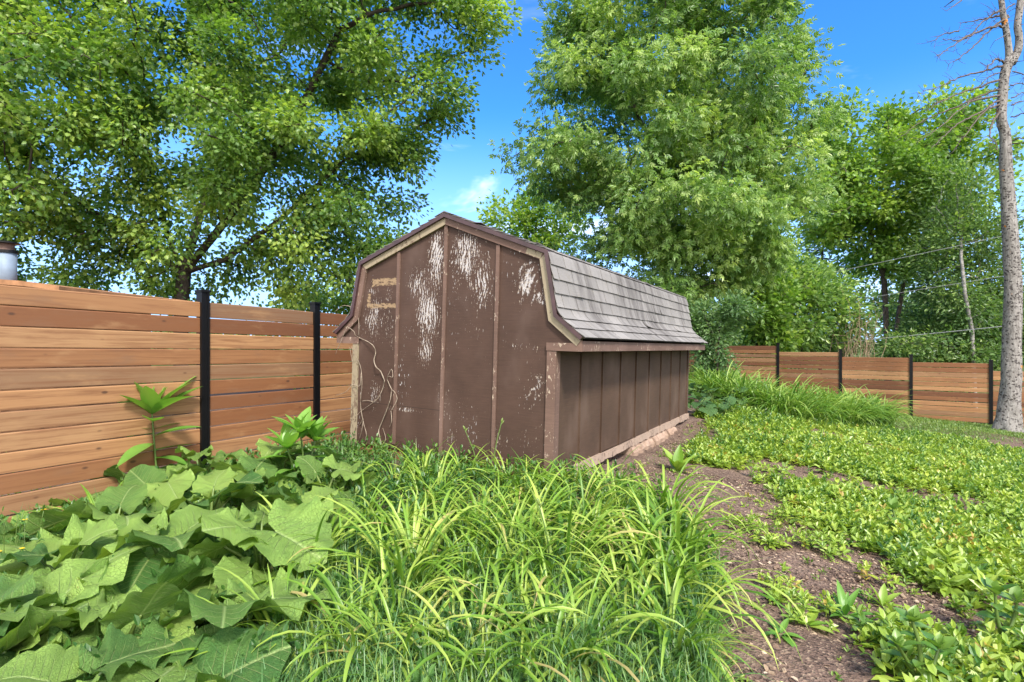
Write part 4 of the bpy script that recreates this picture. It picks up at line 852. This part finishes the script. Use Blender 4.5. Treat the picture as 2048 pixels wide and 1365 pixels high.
for i,(px,py) in enumerate(LP):
    p=onground(px+rr.normal(0,10),py+rr.normal(0,5)); 
    a=SM.T@(p-ST)
    if a[0]>-2.5 and a[0]<.1 and a[1]>-.12: p=p-_v*(a[1]+.16)
    o_=protos[i] if i<5 else copy_tree(protos[i%5])
    o_.location=(p[0],p[1],h1(p[0],p[1])-.015); o_.rotation_euler=(0,0,rr.uniform(0,6.28)); s=rr.uniform(.75,1.02)*(.88 if py>1240 else .8 if py<1045 else 1.); o_.scale=(s,s,s)
    o_['label']='green daylily clump in the tangled daylily mass before the shed front'
    if (px,py)==(1355,1160): o_['label']='upright daylily clump leaning over the edge of the bare soil'; o_.scale=(1.1,1.1,1.15)
    if (px,py)==(1375,1215): o_['label']='arching daylily clump at the soil edge, nearest the camera'; o_.scale=(1.,1.,1.)
    if (px,py)==(770,1265): o_['label']='isolated pale daylily clump with two upright blades in the low grass'
    if (px,py)==(900,1330): o_['label']='daylily clump at the bottom edge in the blue-green grass'
    if (px,py)==(1240,1275): o_['label']='daylily clump in the lower grass right of the bottom centre'
    if (px,py)==(700,1340): o_['label']='daylily clump at the bottom edge beside the burdock leaves'
    if py in (1210,1240,1260,1235) and px<1320 or (px,py) in ((620,1300),(1330,1310),(560,1345),(790,1360),(1170,1340),(960,1375),(1090,1370)): o_['label']='sparse daylily clump growing through the low grass at the bottom centre'
    if (px,py)==(620,1180): o_['label']='daylily clump squeezed against the right-hand burdock leaves'
# scapes: bare flower stalks with buds
for i,(px,py,tx,ty) in enumerate([(955,960,930,860),(990,965,1003,845),(1105,965,1103,865),(712,1120,712,985),(1095,1180,1078,1010)]):
    f=onground(px,py); Y=f[1]; t=at(tx,ty,Y); o=np.array(f); root=empty('flower_stalk',f,label=['bent budded flower stalk left of the third batten','tall curving budded flower stalk before the third batten','budded flower stalk before the right shed corner','thin dark flower stalk beside the burdock patch','thin flower stalk rising in the middle of the daylilies'][i],cat='flower stalk',group='daylily flower stalks')
    b=MB(); P=smoothpath([o,(o*.5+t*.5)+np.array([.03*(-1)**i,0,.0]),t],8); b.tube(P-o,np.linspace(.006,.004,len(P)),6,.4); b.build('stem',M['stalk'],root,True)
    b=MB(); u_=(P[-1]-P[-3]); u_/=np.linalg.norm(u_); b.tube(np.array([t-u_*.005,t+u_*.012,t+u_*.03,t+u_*.042])-o,[.004,.009,.008,.001],7,.9); b.tube(np.array([t-u_*.02,t+[.012,0,.0],t+[.025,0,.018]])-o,[.003,.007,.001],6,.9); b.build('bud',M['stalk'],root,True)
# bed of daylilies on the rise behind the shed
prot2=[]
for k in range(3):
    root=empty('daylily',(0,0,0),cat='daylily',group='daylilies on the rise behind the shed'); A=blades(rr,[60,52,66][k],(.55,1.0),(.02,.032),.14,lean=(.05,.65),bend=(.9,2.6),seg=7); o_=A.build('leaves',M['lilyfar'],root); prot2.append(root)
i=0
def bedpt(u,w):   # u along the bed, w across
    return None
P0=np.array([3.35,11.3]); 
edge_f=[tuple(onground(*q)[:2]) for q in ((1400,790),(1478,812),(1560,838),(1640,850),(1705,856),(1748,853))]
edge_b=[(a+.25*(1+.1*k),b+(2.1-.28*k)) for k,(a,b) in enumerate(edge_f)]
print('EDGE',edge_f)
for w in np.linspace(0,1,5):
    for q in np.linspace(0,5,14):
        k=min(4,int(q)); t=q-k; a=np.array(edge_f[k])*(1-t)+np.array(edge_f[k+1])*t; c_=np.array(edge_b[k])*(1-t)+np.array(edge_b[k+1])*t
        p=a*(1-w)+c_*w+rr.normal(0,.10,2); o_=prot2[i] if i<3 else copy_tree(prot2[i%3]); s=rr.uniform(.88,1.15)
        o_.location=(p[0],p[1],h1(*p)-.02); o_.rotation_euler=(0,0,rr.uniform(0,6.28)); o_.scale=(s,s,s*rr.uniform(.85,1.05)); o_['label']='bright green daylily clump in the dense bed on the rise behind the shed'; i+=1
# coarse grass tuft at the left edge
for (px,py,lab) in [(60,1020,'tuft of long strappy grass at the left edge before the fence'),(210,1075,'sprawling tuft of long arching grass among the left burdocks')]:
    f=onground(px,py); root=empty('grass_tuft',f,label=lab,cat='grass tuft'); A=blades(rr,30,(.3,.62),(.010,.016),.12,lean=(.1,.9)); A.build('blades',M['lily'],root)

# ---------------------------------------------------------------- low growth (nobody could count it)
GB=[np.array([(0,-.5,0),(0,.5,0),(.35,-.42,.0),(.35,.42,0),(.7,-.3,.0),(.7,.3,0),(1,0,0)],float)]
def grassfield(n,sampler,hr,wr,mat,name,lean=.45,seed=0):
    rr=np.random.default_rng(seed); xy=sampler(rr,n); n=len(xy); z=H(xy[:,0],xy[:,1]); h=rr.uniform(hr[0],hr[1],n); w=rr.uniform(wr[0],wr[1],n); az=rr.uniform(0,6.28,n); ln=np.abs(rr.normal(0,lean,n)); bd=rr.uniform(.2,1.5,n)
    s=np.array([0,.33,.66,1.]); ang=ln[:,None]+bd[:,None]*s[None]**1.4; dx=np.sin(ang)*h[:,None]/3; dz=np.cos(ang)*h[:,None]/3; px=np.c_[np.zeros(n),np.cumsum((dx[:,1:]+dx[:,:-1])/2,1)]; pz=np.c_[np.zeros(n),np.cumsum((dz[:,1:]+dz[:,:-1])/2,1)]
    ca,sa=np.cos(az)[:,None],np.sin(az)[:,None]; cx=xy[:,0:1]+px*ca; cy=xy[:,1:2]+px*sa; cz=z[:,None]+pz-.01; wd=w[:,None]*np.array([.8,1,.75,.05])[None]/2
    V=np.stack([np.stack([cx-sa*-wd,cy-ca*wd,cz],-1),np.stack([cx+sa*-wd,cy+ca*wd,cz],-1)],2).reshape(-1,3)
    off=(np.arange(n)*8)[:,None,None]; f=np.array([(0,1,3,2),(2,3,5,4),(4,5,7,6)]); o_=build(name,V,[(f[None]+off).reshape(-1,4)],mat,None,np.repeat(np.clip(rr.normal(.5,.22,n),0,1),8)); return tag(o_,kind='stuff')
def keepout(xy,margin=.0):
    a=np.c_[xy,np.zeros(len(xy))]-ST; l=a@SM; ins=(l[:,0]>-W-.03)&(l[:,0]<.06)&(l[:,1]>-.03)&(l[:,1]<LV); fl=(xy[:,0]- -3.248)*.8967-(xy[:,1]-5.724)*.4426 > .05
    return xy[(~ins)&fl]
def px_sampler(poly,dens=None):
    W_=np.array([onground(*p)[:2] for p in poly]); lo,hi=W_.min(0),W_.max(0)
    def f(rr,n):
        out=np.zeros((0,2))
        for _ in range(40):
            q=rr.uniform(lo,hi,(n,2)); k=inpoly(W_,q[:,0],q[:,1])
            if dens is not None: k&=rr.random(n)<dens(q[:,0],q[:,1])
            out=np.r_[out,q[k]]
            if len(out)>=n: break
        return keepout(out[:n])
    return f
FRONT=[(-300,1900),(-30,1080),(200,980),(480,935),(700,905),(900,925),(1100,958),(1250,985),(1330,1030),(1400,1090),(1445,1150),(1440,1220),(1430,1300),(1450,1480),(1430,1900)]
LOW=[(200,1900),(520,1330),(560,1200),(700,1120),(900,1110),(1100,1130),(1300,1160),(1440,1180),(1425,1290),(1445,1480),(1430,1900)]
grassfield(30000,px_sampler(LOW,lambda x,y:.55+.5*vnoise(x,y,4,2)),(.11,.32),(.004,.009),M['grass'],'low_grass',lean=.75,seed=1)
grassfield(9000,px_sampler(FRONT),(.10,.30),(.004,.008),M['grass'],'low_grass',seed=2)
# sprigs of small leaves on short stems
def sprig(rr,n=9,h=.09,L=.05,wr=1.,el0=1.2):
    V=[];F=[];vv=[]
    for i in range(n):
        f=i/n; az=i*2.399+rr.normal(0,.3); el=el0*(1-f)+rr.uniform(-.2,.25); l=L*(.6+.6*f)*rr.uniform(.8,1.2); p=np.array([rr.normal(0,.012),rr.normal(0,.012),h*(1-f*.75)])
        d=np.array([math.cos(az)*math.cos(el),math.sin(az)*math.cos(el),math.sin(el)])
        q=place(OVAL*np.array([l,l*wr,l]),p,d,np.array([0,0,1.])-d*.1); o=len(V)*6; V.append(q); F.append(OVALF[0]+o); vv.append(np.full(6,rr.normal(0,.14)))
    st=np.array([(-.002,0,0),(.002,0,0),(.0015,.001,h),(-.0015,.001,h)]); o=len(V)*6
    return np.r_[np.concatenate(V),st],[np.r_[np.concatenate(F),[np.array((0,1,2,3))+o]]],np.r_[np.concatenate(vv),np.zeros(4)]
def sprigfield(n,sampler,mat,name,hr=(.05,.13),L=.045,wr=1.,sc=(.7,1.3),seed=0,var0=.5,varsp=.15,el0=1.2,nl=9,hump=None):
    rr=np.random.default_rng(seed); xy=sampler(rr,n); A=Acc(); k=rr.integers(0,6,len(xy))
    for j in range(6):
        q=xy[k==j]; m=len(q)
        if not m: continue
        T,TF,dv=sprig(rr,nl,rr.uniform(*hr),L,wr,el0); z=H(q[:,0],q[:,1])-.008
        if hump is not None: z=z+hump(q[:,0],q[:,1])
        az=rr.uniform(0,6.28,m); a=np.stack([np.cos(az),np.sin(az),rr.normal(0,.18,m)],1); nrm=np.array([0,0,1.])+rr.normal(0,.2,(m,3)); s=rr.uniform(*sc,m)
        V,FF,v=scatter(T,TF,np.c_[q,z],a,nrm,s,np.clip(rr.normal(var0,varsp,m)+.22*vnoise(q[:,0],q[:,1],1.6,5),0,1)); A.add(V,FF,np.clip(v+np.tile(dv,m),0,1))
    return tag(A.build(name,mat),kind='stuff')
sprigfield(2600,px_sampler(FRONT),M['weed'],'low_weeds',(.10,.24),.055,1.1,seed=3,nl=11)
sprigfield(1000,px_sampler(LOW),M['cover'],'low_weeds',(.06,.15),.05,1.,seed=4,var0=.45)
# ground cover on the right slope, thinning out on the bare soil
def cdens(x,y):
    d=sdist(x,y); f=np.clip((d+.05+.20*vnoise(x,y,5,11))/.34,0,1); b=np.clip((vnoise(x,y,2.4,12)+.52)*2.2,0.10,1)*np.clip((vnoise(x,y,7,15)+.75)*2,.25,1); l=1-lawnmask(x,y)*.93
    return f*b*l
COV=[(1330,905),(1385,835),(1500,800),(1620,845),(1760,860),(1900,880),(2160,930),(2400,1010),(2900,1900),(1750,1900),(1560,1240),(1480,1020)]
near_=lambda x,y:np.clip(3.4/np.hypot(x,y),.12,1)
sprigfield(7800,px_sampler(COV,lambda x,y:cdens(x,y)*near_(x,y)),M['cover'],'ground_cover',(.025,.10),.060,1.05,sc=(.55,1.5),seed=5,el0=1.0)
sprigfield(8500,px_sampler(COV,lambda x,y:cdens(x,y)),M['cover'],'ground_cover',(.03,.11),.066,1.05,sc=(.6,1.6),seed=6,var0=.6,el0=1.0)
sprigfield(1800,px_sampler(COV,lambda x,y:cdens(x,y)),M['weed'],'ground_cover',(.05,.14),.055,.9,sc=(.7,1.5),seed=7,var0=.6)
# stray seedlings on the soil
SO=[(1200,960),(1390,840),(1420,845),(1340,930),(1520,970),(1700,1080),(2000,1250),(2010,1310),(1750,1370),(1740,1480),(1430,1480),(1420,1200),(1350,1000)]
sprigfield(330,px_sampler(SO,lambda x,y:np.clip(.25+vnoise(x,y,5,13),0.03,1)),M['cover'],'seedlings',(.015,.05),.028,.95,sc=(.6,1.6),seed=8,var0=.5)
grassfield(500,px_sampler([(1290,920),(1400,850),(1440,860),(1390,910),(1330,950)]),(.03,.08),(.003,.005),M['lawn'],'thin_grass',seed=9)
# lawn
def lawns(rr,n):
    q=np.c_[rr.uniform(6.4,19,n*3),rr.uniform(9.5,19.5,n*3)]; k=rr.random(len(q))<lawnmask(q[:,0],q[:,1])*np.clip(.85+.8*vnoise(q[:,0],q[:,1],1.7,21),.06,1); q=q[k]; q=q[(q[:,1]-19.85)+(q[:,0]-9.7)*.679<-.05]; return q[:n]
grassfield(42000,lawns,(.03,.085),(.008,.016),M['lawn'],'lawn_grass',seed=10,lean=.6)
# wood chips and crumbs on the soil
rr=np.random.default_rng(51); q=px_sampler(SO)(rr,9000); m=len(q); T=np.array([(-.5,-.3,0),(.5,-.35,0),(.55,.3,0),(-.45,.35,0),(-.4,-.2,.22),(.4,-.25,.25),(.42,.2,.2),(-.38,.22,.25)]); TF=[np.array([(4,5,6,7),(0,1,5,4),(1,2,6,5),(2,3,7,6),(3,0,4,7)])]
az=rr.uniform(0,6.28,m); V,FF,v=scatter(T,TF,np.c_[q,H(q[:,0],q[:,1])-.001],np.stack([np.cos(az),np.sin(az),rr.normal(0,.3,m)],1),np.array([0,0,1.])+rr.normal(0,.4,(m,3)),rr.gamma(2.2,.0042,m)+.004,rr.beta(1.3,1.6,m)); o_=build('soil_crumbs',V,FF,M['chip'],None,v,None,False); tag(o_,kind='stuff')
# dead leaves and twigs lying on the soil
q=px_sampler(SO)(rr,520); m=len(q); V,FF,v=scatter(OVAL*np.array([1,1.2,1.5]),OVALF,np.c_[q,H(q[:,0],q[:,1])+.012],np.c_[rr.normal(size=(m,2)),rr.normal(0,.15,m)],np.array([0,0,1.])+rr.normal(0,.35,(m,3)),rr.uniform(.012,.045,m),rr.uniform(.2,1,m)); tag(build('leaf_litter',V,FF,M['chip'],None,v,None,False),kind='stuff')
b=MB(); q=px_sampler(SO)(rr,150)
for x,y in q:
    az=rr.uniform(0,6.28); l=rr.uniform(.03,.12); z=h1(x,y)+.006; b.tube([(x,y,z),(x+l*.5*math.cos(az),y+l*.5*math.sin(az),z+rr.uniform(0,.01)),(x+l*math.cos(az+.3),y+l*math.sin(az+.3),z)],[.0022,.002,.001],4,.5,False)
tag(b.build('fallen_twigs',M['deadtwig']),kind='stuff')
# distinct plants standing on the soil and at its edge
def clump(px,py,r,n,label,name='weed_clump',mat='cover',h=.08,L=.055,seed=0,var0=.5,wr=.95):
    rr=np.random.default_rng(seed); f=onground(px,py); root=empty(name,f,label=label,cat='weed',group='weeds on the bare soil'); A=Acc()
    for i in range(n):
        T,TF,dv=sprig(rr,10,h*rr.uniform(.7,1.3),L,wr,1.0); rad=r*math.sqrt(rr.random()); az=rr.uniform(0,6.28); x,y=rad*math.cos(az),rad*math.sin(az); zz=h1(f[0]+x,f[1]+y)-f[2]+.035*(1-(rad/r)**2)
        a=rr.uniform(0,6.28); V,FF,v=scatter(T,TF,np.array([[x,y,zz-.01]]),np.array([[math.cos(a),math.sin(a),0]]),np.array([[x/r*.5,y/r*.5,1.]]),np.array([rr.uniform(.8,1.25)]),np.array([var0+rr.normal(0,.12)])); A.add(V,FF,np.clip(v+dv,0,1))
    A.build('leaves',M[mat],root); return root
clump(1510,1078,.20,26,'low rounded green clump on the bare soil, left of a matching one',seed=61)
clump(1640,1098,.19,24,'low rounded clump on the soil, right of a matching one',seed=62,var0=.55)
clump(1585,1045,.15,14,'small weed clump just behind the two rounded clumps on the soil',seed=63)
clump(1560,1180,.13,9,'sparse reddish weed on soil near the arching daylily',seed=64,var0=.7)
clump(1760,1170,.10,6,'tiny yellowish seedling tuft alone on the soil strip',seed=65,var0=.8)
clump(1620,1240,.16,14,'loose weed clump at the middle of the bare soil',seed=66)
clump(1840,1340,.18,13,'leafy weed clump at the bottom right edge of the soil',seed=67,mat='weed',var0=.6)
clump(1930,1180,.24,16,'big-leaved pale clump inside the ground cover at right',seed=68,L=.12,h=.12)
def rosette(px,py,n,L,label,seed,el=(.3,1.2),wr=.13,mat='lily',name='leafy_weed',var0=.55):
    rr=np.random.default_rng(seed); f=onground(px,py); root=empty(name,f,label=label,cat='weed')
    for i in range(n):
        az=i*2.399+rr.normal(0,.2); e=rr.uniform(*el); d=np.array([math.cos(az)*math.cos(e),math.sin(az)*math.cos(e),math.sin(e)]); l=L*rr.uniform(.7,1.15); V,Fc,U=leafgrid(l,l*wr,10,5,'oval',.35,rr.uniform(.1,.4),0,rr); V=place(V,d*.01,d,np.array([0,0,1.])-d*.3); build('leaf',V,[Fc],M[mat],root,np.full(len(V),np.clip(var0+rr.normal(0,.15),0,1)))
    return root
rosette(1355,945,9,.27,'upright weed with broad yellowish leaves by the shed side',71,(.5,1.35),.19)
rosette(1690,1235,14,.17,'star-shaped narrow-leaved weed on the soil',72,(.3,1.2),.12,'pokeweed')
rosette(1615,1255,7,.13,'short yellowish leafy weed left of the star-shaped weed',73,(.3,1.),.2)
rosette(1765,1215,6,.13,'small upright weed behind the star-shaped weed',74,(.5,1.2),.17)
rosette(1560,1275,8,.11,'flat narrow-leaved weed on the soil below the arching daylily',75,(.1,.7),.16,'pokeweed')
rosette(1850,1365,13,.19,'bushy narrow-leaved weed at the bottom right beside the sapling',76,(.3,1.2),.14,'pokeweed')
f=onground(1845,1395); Yk=f[1]; stalkplant('sapling','dark-leaved sapling in the bottom right corner',f,[at(1822,1235,Yk),at(1880,1290,Yk),at(1795,1290,Yk-.05)],77,13,.07,'weed',.3)
f=onground(2010,1290); Yk=f[1]; stalkplant('sapling','dark-leaved sapling cut by the right picture edge',f,[at(1990,1180,Yk),at(2035,1200,Yk)],78,11,.09,'weed',.3)
f=onground(1790,1080); Yk=f[1]; stalkplant('leafy_weed','taller dark weed standing out of the ground cover',f,[at(1785,1015,Yk)],79,10,.10,'weed',.26)
# yellow-flowered weed at the left edge
f=onground(25,1200); root=empty('flowering_weed',f,label='fine-leaved weed with small yellow flowers at the left edge',cat='weed'); o=np.array(f); rr=np.random.default_rng(81)
for i in range(16):
    t=np.array([rr.normal(0,.16),rr.normal(0,.14),rr.uniform(.28,.5)]); P=smoothpath([(0,0,0),t*.5+rr.normal(0,.02,3),t],5); b=MB(); b.tube(P,np.linspace(.003,.0015,len(P)),5,.5); b.build('stem',M['stalk'],root,True)
    A=Acc()
    for k in range(10):
        p=P[rr.integers(3,len(P))]; V,FF,v=scatter(OVAL,OVALF,p[None],rr.normal(size=(1,3)),np.array([[0,0,1.]])+rr.normal(0,.3,(1,3)),rr.uniform(.02,.05,1),np.array([rr.uniform(.3,.8)])); A.add(V,FF,v)
    A.build('leaves',M['weed'],root)
    if i<6:
        A=Acc()
        for k in range(6):
            az=k*1.047; V,FF,v=scatter(OVAL,OVALF,t[None],np.array([[math.cos(az),math.sin(az),.35]]),np.array([[0,0,1.]]),np.array([.016]),np.array([.5])); A.add(V,FF,v)
        A.build('flower',M['petal'],root)
# thin dry stems poking up before the shed
